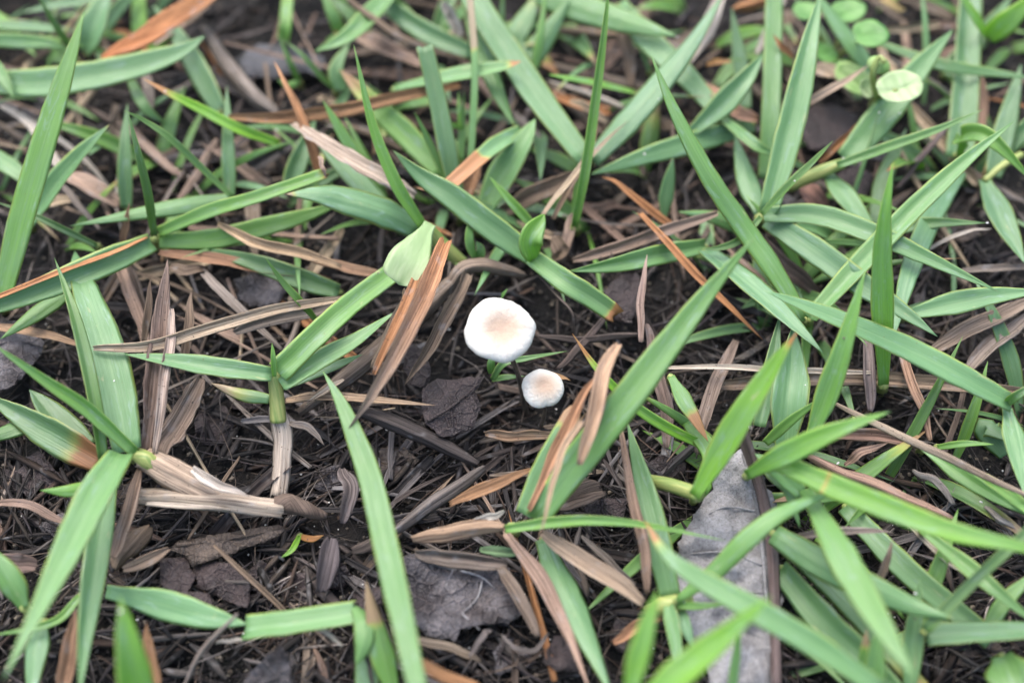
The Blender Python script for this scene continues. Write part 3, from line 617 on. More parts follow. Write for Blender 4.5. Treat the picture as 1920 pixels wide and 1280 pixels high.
shoot('dim blades crossing behind the seedling', [('1770,140,3 1830,80,5 1900,-10,7', 40, dict(y=.1, b=.85)), ('1640,430,2 1660,330,4 1700,240,6', 36, dict(y=.2, b=.8)), ('1862,330,3 1885,240,5 1915,120,7', 46, dict(y=.1, b=.8))])
# --- right middle and lower right
shoot('bright long blade with an orange scar sweeping to the right edge', [('1450,862,13 1560,911,15 1660,951,16 1780,995,17 1900,1022,18 2000,1045,18', 48, dict(y=.6, prof='leaf', roll=.1, fold=.15, scar=(.21,), n=90))])
shoot('arched blade crossing over the bleached leaf', [('1268,1125,7 1340,1070,10 1400,1010,13 1470,958,14 1565,920,12', 40, dict(y=.45, prof='both' if False else 'oval'))])
shoot('wide blade hanging down from the lower right cluster to the bottom', [('1510,918,10 1560,1010,14 1610,1100,16 1670,1200,18 1716,1272,19', 62, dict(y=.35, prof='lance', fold=.1)), ('1500,925,9 1450,880,10 1415,850,10', 40, dict(y=.3)), ('1505,930,8 1475,900,9 1500,990,8', 30, dict(y=.35))], at=(1505, 925, 7))
shoot('wide blade with white tip crossing behind the hanging blade', [('1450,1000,7 1530,1050,9 1620,1095,10 1710,1135,10 1788,1159,11', 58, dict(y=.25, prof='leaf', dead=(.95, 1.03), o=0, roll=.2))])
shoot('long diagonal blade from an orange tip over the bleached leaf to the bottom', [('1660,1300,14 1540,1217,15 1430,1152,16 1330,1096,16 1255,1045,16 1208,975,15', 52, dict(y=.25, prof='leaf', dead=(.84, .97), roll=.05))])
shoot('dull blades lying under the long diagonal blade', [('1465,1065,4 1540,1155,5 1610,1225,5 1690,1320,5', 60, dict(y=.15, b=.85, prof='cut')), ('1490,1035,3 1600,1140,4 1670,1220,4 1760,1320,4', 48, dict(y=.1, b=.85, prof='cut', dead=(.3, 1.6)))])
shoot('glossy yellow-green blade rising at the bottom edge right of centre', [('1195,1325,18 1260,1275,20 1350,1200,22 1447,1116,25', 60, dict(y=.75, prof='lance', roll=-.2, fold=.2))])
shoot('narrow upright blade below the glossy yellow-green blade', [('1370,1310,8 1378,1240,10 1388,1170,12', 20, dict(y=.5))])
shoot('thin dark blade crossing the lower right corner diagonally', [('1735,1182,9 1830,1086,12 1890,1030,14 1960,965,16', 22, dict(y=.4, b=.7, fold=.35, prof='even'))])
shoot('flat bluish blade at the right edge of the lower corner', [('1735,1192,6 1830,1188,7 1960,1184,8', 44, dict(y=.1, b=.85, prof='even', cut=.2))])
shoot('dim blade in shade behind the sweeping bright blade', [('1585,950,2 1680,1050,3 1760,1120,3 1860,1200,3', 52, dict(y=.1, b=.8, prof='cut'))])  # colour darkened to stand for the shade it lies in
shoot('green blade slanting under the sweeping bright blade to the right edge', [('1730,995,6 1810,1060,7 1870,1110,8 1950,1175,8', 36, dict(y=.45, prof='lance'))])
shoot('upright dim blade in the lower right', [('1702,1320,4 1712,1190,6 1725,1085,8', 40, dict(y=.15, b=.85, prof='lance'))])
shoot('short green stub with a tan point at the lower right bottom', [('1638,1320,8 1638,1240,10 1645,1175,11', 42, dict(y=.5, prof='lance')), ('1615,1300,6 1620,1230,8 1625,1178,9', 22, dict(y=.6, dead=(.6, .9), o=.3))])
shoot('pale wide blade in the bottom right corner', [('1880,1230,5 1900,1280,6 1920,1340,6', 90, dict(y=.3, prof='lance')), ('1850,1180,4 1890,1120,5 1960,1060,6', 30, dict(y=.4))])
shoot('blade along a dry straw at the right edge', [('1730,838,5 1820,902,6 1930,968,7', 32, dict(y=.4, prof='lance'))])
shoot('slim blade pointing right below the node at the right edge', [('1758,838,4 1810,832,6 1864,833,7', 14, dict(y=.6)), ('1890,850,3 1850,800,4 1905,830,5', 50, dict(y=.2, b=.7))])
# --- bottom middle
shoot('long curved blade running from the bottom edge to the papery white stem', [('790,1320,16 757,1170,15 728,1040,13 697,905,12 665,815,12 637,750,12 605,695,12', 50, dict(y=.3, prof='leaf', roll=-.1, fold=.12))])
shoot('broad blade with a brown withered point at the bottom edge', [('742,1310,5 715,1210,7 686,1088,9', 48, dict(y=.5, b=.85, prof='lance', dead=(.55, .75), o=.3)), ('690,1320,4 688,1230,5 675,1140,6', 46, dict(y=.05, b=.8))])  # second blade has its shadow put in as a darker colour
shoot('wide bluish blade running to the bottom edge at centre', [('1018,1010,3 1050,1090,5 1090,1170,6 1150,1310,7', 68, dict(y=.08, prof='lance', b=.95))])
shoot('bright narrow blade rising from the bottom edge right of centre', [('1172,1330,17 1203,1205,20 1233,1106,22', 44, dict(y=.65, prof='lance', fold=.2))])
shoot('bluish blade hanging below the large smooth blade', [('1258,1122,4 1228,995,6 1205,900,6 1176,790,7', 50, dict(y=.1, prof='leaf', b=.95))])
shoot('pale jointed green stem with blades left of the bleached leaf', [('1262,1130,6 1300,1135,7 1370,1132,8', 16, dict(y=.5)), ('1255,1135,6 1265,1190,6 1275,1290,6', 30, dict(y=.3)), ('1270,1140,5 1285,1175,6 1300,1215,6', 26, dict(y=.1))], at=(1250, 1135, 5), stem=False,
      extra=lambda r: tube(pts_of('1215,1145,3 1245,1135,5 1300,1125,6'), [.7, 1.0, .8], STEM, 'stem', r))
shoot('pale stem joint with short bud left of the orange-tipped yellow-green blade', [('1305,925,7 1325,910,8 1318,935,7', 20, dict(y=.6))], stem=False,
      extra=lambda r: tube(pts_of('1215,900,4 1260,910,6 1315,928,8'), [.7, .8, .8], STEM, 'stem', r))
shoot('green leaf blades beside the dark stick at the right', [('1440,870,7 1465,900,8 1520,960,9', 40, dict(y=.3, b=.85)), ('1290,790,5 1330,850,6 1310,890,6', 34, dict(y=.55))])

# ------------------------------------------------------------------ seedlings with round leaves, upper right
def round_leaf(px, py, h, rx, ry, rot, parent, mat, cup=0.12, tiltx=0.0, tilty=0.0, notch=0.0):
    c = P(px, py, h); k = pxsize(c); V, U = [], []; m, seg = 6, 28
    ca, sa = math.cos(rot), math.sin(rot); R = Matrix.Rotation(tiltx, 3, 'X') @ Matrix.Rotation(tilty, 3, 'Y')
    for s in (0, 1):
        for i in range(m + 1):
            for q in range(seg):
                g = 2 * math.pi * q / seg; r = max(i / m, 0.02); r *= 1 - (.22 if mat is GLOSSY_CLOVER else .06) * math.exp(-((g - math.pi) / .3) ** 2) + .10 * n2(math.cos(g) * 1.2, math.sin(g) * 1.2, px) + .03 * n2(math.cos(g) * 5, math.sin(g) * 5, py)
                x, y = math.cos(g) * r * rx * k, math.sin(g) * r * ry * k / math.sin(PITCH)
                z = cup * rx * k * (r * r + 0.25 * n2(x / MM * .7, y / MM * .7, px)) - cup * .6 * rx * k * math.exp(-(y / (ry * k * .12)) ** 2) - s * 0.00009
                V.append(c + R @ Vector((x * ca - y * sa, x * sa + y * ca, z))); U.append((x / MM, y / MM, px))
    F = []
    for s in (0, 1):
        b = s * (m + 1) * seg
        for i in range(m):
            for q in range(seg):
                f = (b + i * seg + q, b + i * seg + (q + 1) % seg, b + (i + 1) * seg + (q + 1) % seg, b + (i + 1) * seg + q)
                F.append(f if not s else tuple(reversed(f)))
        F.append(tuple(range(b, b + seg)) if s else tuple(range(b + seg - 1, b - 1, -1)))
    a, b = m * seg, (m + 1) * seg + m * seg
    F += [(a + q, a + (q + 1) % seg, b + (q + 1) % seg, b + q) for q in range(seg)]
    return make_obj('leaf', V, F, mat, parent, {'uvp': ('FLOAT_VECTOR', U)})
sl = empty('seedling', P(1650, 205, 3)); tag(sl, 'pale green seedling with a cupped round leaf and curled bud', 'seedling')
round_leaf(1686, 166, 14, 44, 31, .25, sl, BLEACHED_GREEN, .14, .12, -.1)
round_leaf(1622, 168, 11, 20, 16, 2.2, sl, BLEACHED_GREEN, .4, .5, .4)
round_leaf(1652, 122, 15, 17, 20, 1.2, sl, CLOVER, -.5, .7, .1)
round_leaf(1600, 150, 7, 44, 26, -.5, sl, CLOVER, .15, .3, .2)
tube(pts_of('1634,198,5 1642,182,10 1636,140,14 1648,108,16 1660,118,16'), [.5, .45, .35, .3], STEM, 'stem', sl)
tube(pts_of('1640,195,6 1655,180,11 1680,170,14'), [.4, .3], STEM, 'leaf_stalk', sl)
root_stem(1636, 200, 5, sl, .6)
cl = empty('clover', P(1560, 110, 2)); tag(cl, 'dark glossy round-leaved clover blurred at the top right', 'clover')
for a in ((1630, 65, 12, 34, 30, .1), (1590, 22, 9, 32, 26, .6), (1512, 22, 8, 26, 24, .2), (1545, 100, 6, 24, 26, .4), (1590, 130, 6, 26, 22, .9)):
    lf = round_leaf(*a, cl, GLOSSY_CLOVER, .1, .1 * math.sin(a[0]), .15 * math.cos(a[1]))
    tube([P(a[0], a[1], a[2] - .3), P((a[0] + 1560) / 2, (a[1] + 110) / 2, a[2] * .5), P(1562, 112, 0)], [.3, .35, .4], STEM, 'leaf_stalk', cl)

# ------------------------------------------------------------------ dead blades and straws, each traced
dead('orange dead blade bent double at the top left edge', '420,-25,8 330,36,10 270,76,10 193,112,8', 46, RUST, cut=.2, fold=.25, c2=(.5, .2, .08))
dead('broad tan dead blade under the orange bent one at the top left', '400,-15,5 340,40,5 290,85,5', 62, PINK, fold=.2)
dead('rust straw lying horizontally across the upper left middle', '430,219,9 540,218,10 640,208,9 740,184,8 860,160,6', 26, (.36, .20, .10), fold=.3, twist=10)
dead('rust-coloured sliver standing up left of the pale blade', '602,335,5 585,280,8 560,215,11 535,160,13 513,116,14', 20, RUST, prof='leaf', cut=0, c2=(.45, .25, .13))
dead('bleached papery strip lying on the broad bluish blade', '550,234,10 600,265,11 680,312,11 740,345,10 776,368,9', 36, (.42, .34, .27), fold=.2, ragged=.4)
dead('small torn papery shred at the tip of the cut green blade', '598,295,12 606,315,13 612,334,12', 9, PINK, wave=0, prof='leaf')
dead('pale weathered stem lying diagonally at upper left', '380,50,2 420,120,3 470,180,3 520,215,2', 34, GREY, fold=-.4)
dead('pale reddish twig end lying near the top left soil', '330,375,1 370,315,2 405,260,3', 20, PINK, fold=-.5)
dead('pinkish straw leaning behind the needle-like dark blade', '235,230,2 290,280,2 345,330,1', 26, PINK, fold=-.4)
dead('pinkish bleached strip at the left under the pale blade', '0,200,3 55,235,4 100,300,3 150,350,2', 20, PALE)
dead('brown broken blade lying behind the left tall blade', '110,330,2 160,350,3 225,385,2', 40, PINK)
dead('dark grey strip crossing the left-hand litter', '115,345,4 150,390,4 185,430,3', 14, GREY)
dead('small brown spike standing beside the dark needle shoot', '232,455,3 238,420,6 243,382,9', 16, (.34, .2, .12), prof='leaf', cut=0)
dead('tan blade lying beneath the pale blade at left', '150,375,2 95,380,2 60,390,2', 20, TAN)
dead('long thin dark tan straw curving at the top centre', '645,-10,11 700,30,10 770,74,9 880,112,7', 15, (.26, .19, .13), fold=-.5, twist=0)
dead('pinkish brown dead blade at the top centre left', '672,70,3 715,95,4 790,128,3', 38, PINK)
dead('bleached upright strip at the top centre', '862,70,6 848,35,8 832,5,10', 22, PALE)
dead('brown horizontal stem at the top behind the tall thin blade', '1035,58,3 1100,62,4 1180,66,3', 22, (.26, .19, .13), fold=-.5)
dead('brown curved blade hanging right of the tall thin blade', '1165,60,4 1178,100,4 1182,165,2', 24, BROWN)
dead('tan shred behind the tall thin blade', '1140,230,3 1105,205,4 1068,190,5', 16, TAN)
dead('pair of crossing tan slivers beside the tall thin blade', '1035,410,6 1075,335,8 1110,270,9 1122,205,10', 13, (.38, .26, .17), prof='leaf', cut=0)
dead('pale straw crossing the foot of the tall thin blade', '1018,405,8 1065,345,9 1120,280,9 1178,225,9', 12, TAN, prof='leaf', cut=0)
dead('wide brown dead blade at the foot of the tall thin blade', '930,400,2 1000,365,4 1080,328,5', 36, BROWN)
dead('rusty dead blade pointing up left right of the tall thin blade', '1268,432,3 1210,390,5 1160,350,7 1128,330,8', 18, RUST, prof='leaf', cut=0)
dead('pinkish straw running up right toward the star-shaped shoot', '1075,487,4 1150,465,6 1240,435,7 1345,400,7', 25, PINK, twist=15)
dead('brown broken stub standing above the mushrooms', '1040,490,2 1052,470,4 1040,445,5', 34, BROWN, cut=1)
dead('tan upright strip above the mushrooms', '1055,480,2 1068,440,4 1075,400,5', 22, PINK)
dead('rust sliver crossing the blade right of the mushrooms', '1198,402,9 1270,480,8 1345,558,6 1432,637,3', 20, RUST, prof='leaf', cut=0)
dead('orange dead tip lying behind the bent blade', '860,405,2 875,350,4 895,300,6', 34, (.32, .18, .10))
dead('long orange twisted dead blade hanging left of the mushrooms', '838,455,14 800,545,15 750,640,15 700,730,14 650,806,12', 36, (.42, .20, .09), fold=.5, prof='leaf', twist=60, cut=0, c2=(.40, .32, .25), ragged=.2)
dead('second thinner orange strand beside the long twisted dead blade', '808,468,13 780,530,14 745,610,14 700,700,13', 20, (.34, .17, .08), fold=.4)
dead('curled brown blade hanging near the larger mushroom', '873,512,7 835,590,8 800,660,7 758,722,4', 28, BROWN, fold=.5, prof='leaf', ragged=.35)
dead('thick grey-brown dead stem slanting up to the sprout', '560,775,2 640,718,4 700,670,5 770,610,5 835,545,5 885,500,4', 40, (.20, .155, .12), fold=-.5, cat='dead stem', twist=10)
dead('brown root-like stem arching above the larger mushroom', '840,545,4 870,508,6 920,500,6 985,515,4', 30, (.22, .17, .13), fold=-.6, cat='dead stem')
dead('tan shreds hooked over the thick grey-brown stem', '700,690,5 735,620,8 757,570,9 760,545,9', 28, (.34, .25, .17), fold=.5)
dead('long pale tan straw curving across the left middle', '176,652,10 280,648,10 400,614,9 520,580,8 650,560,7', 24, (.44, .35, .25), fold=.4, prof='both', cut=0, twist=20)
dead('grey shredded straw under the long pale tan straw', '440,622,5 500,600,6 580,585,5 640,570,4', 26, GREY)
dead('tan straw slanting down right in the left middle', '410,420,7 480,455,8 560,475,7 640,500,6', 22, (.40, .29, .18), fold=.4)
dead('rusty straw lying under the broad green-grey blade', '300,475,4 400,490,5 500,510,4 620,525,3', 28, (.30, .17, .10))
dead('brown straw running on toward the orange blade', '560,480,4 640,505,5 720,518,4', 28, (.30, .19, .12))
dead('tall grey-brown triangular dead blade standing left of the white stem', '272,858,5 288,730,8 302,600,10 314,486,12', 46, (.25, .18, .145), prof='lance', cut=0, fold=.3, twist=10)
dead('pale split strand against the triangular dead blade', '290,850,6 305,740,9 318,640,10 320,580,10', 20, (.38, .30, .25))
dead('slim brown dead blade right of the triangular one', '345,700,4 358,610,7 357,545,8', 22, BROWN, prof='leaf')
dead('thin brown spike beside the triangular dead blade', '272,640,4 280,580,7 281,522,9', 16, BROWN, prof='leaf')
dead('bundle strand of brown straw bending to the pale runner', '375,710,4 345,770,5 312,825,5 295,862,5', 46, (.28, .21, .16), fold=.3, ragged=.5)
dead('grey straw slanting from the triangular blade to the right', '370,500,4 410,545,5 465,600,4 530,660,2', 22, GREY)
dead('horizontal tan straw behind the triangular dead blade', '320,500,4 350,510,5 390,505,4', 22, BROWN)
dead('brown straws leaning under the orange-edged blade', '215,460,4 235,530,4 260,600,3 275,650,3', 24, (.24, .17, .13))
dead('dark straw leaning left of the triangular dead blade', '240,500,3 262,560,3 280,620,2', 26, DARK)
dead('tan straw passing behind the widest pale blade', '-20,610,3 60,625,4 150,648,3', 20, (.36, .24, .15))
dead('short tan straw below the shoot with the papery stem', '535,755,3 600,748,4 700,752,4 818,760,4', 24, (.34, .25, .17), prof='leaf', cut=0)
dead('pale bent sliver right below the shoot with the papery stem', '575,758,4 610,735,5 645,712,6', 14, (.42, .34, .26))
dead('thick charcoal stick lying below the dark leaf', '660,765,2 720,790,3 800,825,3 895,872,2', 36, CHAR, fold=-.6, cat='stick', twist=0, ragged=.1)
dead('grey weathered stick slanting left of the large smooth blade', '730,1000,2 800,948,3 860,908,3 908,874,3', 30, (.15, .13, .12), fold=-.5, cat='stick', twist=0, ragged=.12)
dead('charcoal stick continuing down left behind the curved blade', '660,1030,2 700,1010,2 740,985,2', 34, DARK, fold=-.5, cat='stick')
dead('orange-brown dead blade pointing left at the foot of the large blade', '845,946,4 890,925,5 950,900,6 1012,872,6', 26, (.30, .17, .09), prof='lance', cut=0, fold=.35)
dead('split tan runner end left of the large smooth blade', '772,1008,4 830,1000,5 890,990,6 945,988,6', 34, (.40, .28, .19), fold=-.4, ragged=.15, cut=.2, cat='dead stem')
dead('white splinter above the split tan runner', '880,980,5 915,968,6 945,958,6', 14, PALE)
dead('pinkish brown dead blade running down from the large shoot', '948,1000,6 1005,1072,6 1052,1160,6 1110,1300,7', 32, (.31, .215, .165), fold=.25, prof='lance', twist=10, ragged=.1)
dead('tan folded dead blade slanting down right from the large shoot', '1018,1000,5 1080,1045,6 1150,1090,6 1205,1130,5', 36, (.34, .26, .19), fold=.4, twist=10, ragged=.15)
dead('brown dead blade leaning between the large blade and the bluish blade', '1213,1110,5 1208,1040,7 1188,950,8 1160,800,8', 22, (.27, .185, .135), fold=.35)
dead('thin tan strand dangling over the large shoot', '1090,790,17 1052,850,16 1034,920,15 1010,1020,13', 13, (.50, .36, .24), prof='leaf', cut=0, fold=.4)
dead('bleached torn end of the dying blade beside the small mushroom', '1085,870,14 1110,790,16 1132,700,18 1160,648,18', 30, (.44, .30, .2), fold=.5, cut=1.2)
dead('orange dried edge along the dying blade beside the small mushroom', '992,955,9 1030,870,11 1065,800,13 1100,730,15 1120,705,16', 24, (.42, .23, .13), prof='lance', fold=.3, twist=10)
dead('grey splintered shreds near the tan folded dead blade', '1090,1005,4 1140,1050,4 1190,1095,3', 14, GREY)
dead('dull dark board-like strip under the large smooth blade', '1040,945,1 1090,930,2 1130,920,1', 50, DARK)
dead('tan torn strip below the small mushroom', '910,812,3 960,815,5 1040,815,4', 22, (.33, .22, .14), ragged=.4)
dead('rust-brown point right below the small mushroom', '1010,700,4 1040,706,5 1070,712,5', 14, (.36, .22, .11), prof='leaf')
dead('upright pinkish straw right of the mushrooms', '1205,640,6 1205,560,8 1213,475,10', 18, (.34, .25, .21), prof='leaf', cut=0, fold=.4)
dead('brown straw continuing down from the upright pinkish straw', '1212,610,5 1225,680,5 1245,760,4 1250,840,3', 30, (.19, .14, .12), fold=.3)
dead('thin curved rootlet right of the larger mushroom', '1008,515,6 1040,550,7 1070,585,7 1075,625,4', 6, DARK, fold=-.5, cat='rootlet')
dead('dark twig slanting between the mushrooms and the upright straw', '1045,690,3 1090,640,4 1150,570,4', 18, (.10, .075, .065), fold=-.5, cat='stick')
dead('horizontal dark twig right of the larger mushroom', '1010,628,3 1100,632,4 1200,625,3', 16, (.10, .08, .07), fold=-.5, cat='stick')
dead('long pale straw lying straight across the right middle', '1240,690,5 1400,690,6 1520,696,6 1640,700,5', 13, (.46, .40, .33), fold=.4, twist=0, ragged=.1)
dead('long brown straw lying below the pale one on the right', '1330,722,3 1480,710,4 1640,708,4 1930,735,3', 34, (.27, .20, .145), fold=.3, twist=0)
dead('grey-brown straw bundle slanting at the right edge', '1745,665,4 1820,620,5 1930,565,5', 36, (.27, .21, .165), fold=.3, ragged=.2)
dead('grey straw slanting down left at the right edge', '1815,700,3 1860,650,4 1935,590,4', 34, (.24, .20, .17), fold=.3)
dead('thin white straw near the right edge', '1740,470,5 1800,440,6 1860,428,6', 10, PALE, prof='leaf', cut=0)
dead('grey horizontal straws at the right edge', '1800,508,3 1860,505,4 1940,500,4', 16, GREY)
dead('reddish straw behind the bright vertical blade', '1680,610,5 1700,690,5 1725,760,5 1745,825,4', 18, (.36, .23, .16), fold=.3)
dead('grey-violet stub left of the bright vertical blade', '1632,770,3 1628,700,5 1620,600,7', 24, (.25, .2, .19), fold=.3)
dead('dark rotten straw lying under the star-shaped shoot', '1420,440,3 1460,490,3 1500,520,3 1535,550,2', 34, (.115, .085, .072), fold=.3, ragged=.2)
dead('tan blade under the star-shaped shoot', '1370,480,3 1400,510,3 1440,545,2', 24, PINK)
dead('grey straw slanting left of the orange-tipped blade', '1308,850,3 1335,740,4 1380,640,3', 28, (.22, .17, .14), fold=.3)
dead('long tan-grey straw running to the right edge below the node', '1560,752,6 1640,790,8 1740,835,9 1830,880,9 1940,935,9', 18, (.36, .29, .22), fold=-.4, twist=0, ragged=.1)
dead('reddish brown straw below the bright blade', '1560,818,3 1640,815,4 1730,835,3', 26, (.27, .17, .13), fold=.3)
dead('tan curved dead blade below the long tan-grey straw', '1585,872,3 1618,848,5 1665,830,5', 18, (.32, .22, .17), wave=0, prof='lance')
dead('brown jointed runner lying under the sweeping bright blade', '1515,855,5 1570,885,5 1640,910,5 1700,935,5 1790,975,4', 26, (.28, .185, .14), fold=-.6, cat='dead stem', twist=0, ragged=.25)
dead('pale forked root piece in the right-hand litter', '1712,880,4 1745,892,5 1772,912,5 1790,944,4', 17, (.33, .29, .26), fold=-.6, cat='root', ragged=.1, wave=0)
dead('second pale root piece nearer the right edge', '1845,950,3 1875,975,4 1920,1000,3', 15, (.31, .28, .25), fold=-.6, cat='root', ragged=.1, wave=0)
dead('grey dry blade lying behind the hanging blade', '1470,1010,5 1540,1000,7 1620,996,7 1680,998,7', 18, (.30, .25, .22), prof='lance', fold=.35)
dead('tan dry spike standing in the lower right litter', '1645,1090,5 1660,1055,7 1674,1012,9', 16, (.36, .27, .21), prof='leaf', cut=0)
dead('frayed pale straw in the lower right litter', '1700,985,3 1760,1040,4 1810,1075,4', 18, (.36, .32, .26), ragged=.5)
dead('orange-brown strip at the foot of the pale jointed stem', '1150,1205,3 1200,1170,4 1240,1155,4', 22, (.30, .16, .09))
dead('pale straw pair hanging from the top edge beside the blue blade', '1283,130,7 1310,80,9 1352,-15,11', 22, (.50, .44, .38), fold=.4, twist=0)
dead('second pale straw beside the hanging pair at the top', '1290,125,6 1335,60,8 1362,-20,9', 12, PALE, fold=.3, twist=0)
dead('orange dead stem at the top edge right of centre', '1375,18,5 1410,6,6 1450,-6,6', 22, RUST, fold=-.5)
dead('small orange sliver behind the star-shaped shoot top', '1485,108,9 1465,88,11 1450,65,12', 12, RUST, prof='leaf')
dead('pale straw behind the star-shaped shoot at the top', '1415,110,4 1440,60,6 1475,-10,8', 14, PALE)
dead('pink and tan dying leaf behind the pale blade', '1320,160,6 1345,185,7 1380,215,7 1420,225,6', 34, (.40, .24, .16))
dead('orange point at the tip of the blue blade left of the star', '1325,122,7 1345,119,8 1370,117,8', 13, (.44, .25, .1))
dead('pale dead blade crossing behind the seedling', '1512,195,8 1545,175,10 1590,150,11 1630,122,12', 15, (.42, .32, .24), prof='leaf')
dead('tan dead leaf left of the seedling', '1525,130,6 1560,142,6 1580,160,6', 34, (.45, .36, .26))
dead('tan straw lying at the top right', '1660,55,3 1710,52,4 1760,48,3', 18, TAN)
dead('orange-tipped yellow straw at the top right', '1650,0,4 1670,8,5 1695,22,5', 14, (.42, .33, .15))
dead('brown straw at the upper right behind the dim wide blade', '1838,270,3 1842,200,4 1835,140,5', 22, (.33, .22, .16))
dead('dark thin stick pointing down left at upper right', '1685,350,4 1730,290,5 1790,215,5', 13, (.20, .15, .14), fold=-.5)
dead('rust straw beside the yellowish stem at upper right', '1535,305,5 1570,270,6 1610,235,6', 14, RUST)
dead('reddish dead leaf bits under the yellowish stem', '1505,350,2 1525,375,3 1545,400,2', 40, (.25, .14, .11))
dead('brown upright dead blade at the bottom left', '118,1310,3 132,1210,5 143,1140,7', 30, (.30, .18, .11), prof='leaf')
dead('orange-brown dead blade beside the bright spear at the bottom left', '296,1310,3 285,1235,5 274,1165,7', 32, (.30, .17, .09), prof='leaf')
dead('brown papery blade hanging below the shoot at the left', '262,880,5 245,945,5 225,1010,4 215,1045,3', 26, (.36, .25, .18), fold=.3)
dead('dark fibrous stem under the brown papery blade', '280,985,2 250,1020,3 215,1065,2', 46, (.20, .145, .10), fold=-.4)
dead('tan shred lying on the dark leaf in the lower left', '315,1028,2 275,1050,3 232,1068,3', 24, (.30, .22, .16))
dead('thin grey twig leaning at the bottom left of centre', '335,1300,3 380,1215,6 444,1150,9', 11, (.30, .25, .22), fold=-.6, cat='stick', twist=0, ragged=.05)
dead('white thread-like edge strip of the kinked blade', '405,1205,5 435,1199,6 462,1199,6', 7, PALE, ragged=.1)
dead('brown dead blades arching at the left edge below the shoot', '-20,945,2 40,945,4 90,965,3 125,985,2', 18, (.28, .2, .16))
dead('brown fragment at the left edge of the lower corner', '-10,1050,2 30,1060,2 70,1062,1', 40, (.2, .145, .125))
dead('orange dead point beside the long curved blade at the bottom', '895,1290,6 830,1270,7 785,1240,8 757,1208,9', 26, (.36, .19, .09), prof='leaf', cut=0)
dead('dark thin stem at the bottom beside the brown withered point', '700,1290,5 690,1240,6 682,1205,7', 9, CHAR)
dead('small tan clip-like fragment hanging on the leaf edge', '545,1170,5 600,1180,6 640,1210,5', 10, PALE)
dead('grey straw lying left of the skeleton leaf', '640,880,2 655,920,3 640,980,2', 30, (.14, .115, .11))
dead('dark violet leaf-like strip beside the curved blade', '622,1010,1.5 610,1060,2 598,1110,1.5', 44, (.10, .085, .09))
for i, (sp, w, c, lb) in enumerate([
    ('760,1200,2 840,1215,3 900,1240,2', 20, (.2, .16, .12), 'brown fibre below the skeleton leaf'),
    ('880,1230,3 905,1195,4 920,1180,3', 11, (.15, .13, .125), 'grey forked fibre at the foot of the skeleton leaf'),
    ('940,1190,3 965,1215,4 1000,1220,3 1030,1185,3', 10, (.13, .115, .11), 'grey hooked fibre right of the skeleton leaf'),
    ('930,1060,3 965,1110,4 1010,1190,3', 26, (.16, .125, .10), 'brown strip lying over the skeleton leaf'),
    ('780,1035,3 850,1045,4 950,1060,3', 34, (.19, .155, .13), 'grey-brown strip across the top of the skeleton leaf'),
    ('900,1030,4 940,1033,4 975,1035,4', 20, (.12, .2, .1), 'greenish dying strip above the skeleton leaf')]):
    dead(lb, sp, w, c)
dead('purple-brown stick lying over the bleached leaf', '1382,786,13 1405,850,9 1425,920,6 1445,1020,5 1450,1130,4 1455,1310,4', 24, (.17, .125, .12), fold=-.6, cat='stick', twist=0, ragged=.12, prof='even', cut=.8, cutb=.5)

# the pale runner with its sheaths, lower left
rn = empty('runner', P(600, 960, 1)); tag(rn, 'pale papery creeping runner lying on the soil in the lower left', 'runner', None)
straw('262,852,6 300,872,6.5 345,897,6 400,922,5 440,935,4', 64, (.40, .31, .235), rn, 'dry_sheath', fold=-.3, prof='cut', twist=5, ragged=.06, wave=0, roll=0)
straw('258,928,4 330,930,5 420,938,5 530,952,4', 46, (.41, .34, .27), rn, 'dry_sheath', fold=-.3, prof='cut', twist=5, ragged=.06, wave=0, roll=0)
straw('275,945,5 350,949,5.5 440,955,4.5', 12, (.46, .40, .33), rn, 'sheath_strip', fold=.2, wave=0, ragged=.05, prof='leaf')
straw('362,878,7 405,908,7 470,930,6', 22, (.50, .44, .38), rn, 'sheath_strip', fold=.2, wave=0, ragged=.05, prof='leaf')
tube(pts_of('255,850,6 275,862,6 300,880,5'), [.8, 1.0, .8], STEM, 'node', rn)
tube(pts_of('515,945,3.2 545,945,3 575,955,2.5 612,968,1.5'), [.9, 1.2, .9, .4], STRAW, 'stem', rn, 12, 18, .35, (.13, .095, .075))

# ------------------------------------------------------------------ fallen leaves
flat_leaf('dead_leaf', 'dark purple-brown broken leaf lying left of the smaller mushroom', [(792, 726), (822, 709), (852, 712), (880, 705), (908, 708), (889, 732), (902, 760), (889, 800), (855, 817), (822, 816), (800, 792), (790, 760)], 3.5, LEAF_DARK, seed=3, crumple=1.0, veins=[[(800, 790), (850, 760), (905, 712)], [(845, 763), (850, 800)], [(850, 760), (835, 722)], [(872, 742), (889, 770)]])
flat_leaf('dead_leaf', 'grey half-rotted leaf showing its veins at bottom centre', [(752, 1042), (785, 1036), (830, 1045), (880, 1050), (940, 1050), (968, 1090), (985, 1140), (960, 1165), (905, 1170), (865, 1178), (850, 1200), (800, 1190), (770, 1160), (760, 1110)], lambda x, y: 2.2 - (x - 860) * .003, LEAF_GREY, seed=5, crumple=1.3, jag=9, veins=[[(795, 1050), (850, 1067), (900, 1080), (930, 1105)], [(905, 1085), (895, 1120), (866, 1150)], [(866, 1150), (900, 1180)], [(850, 1068), (835, 1100)]], vein_mat=LEAF_PALE)
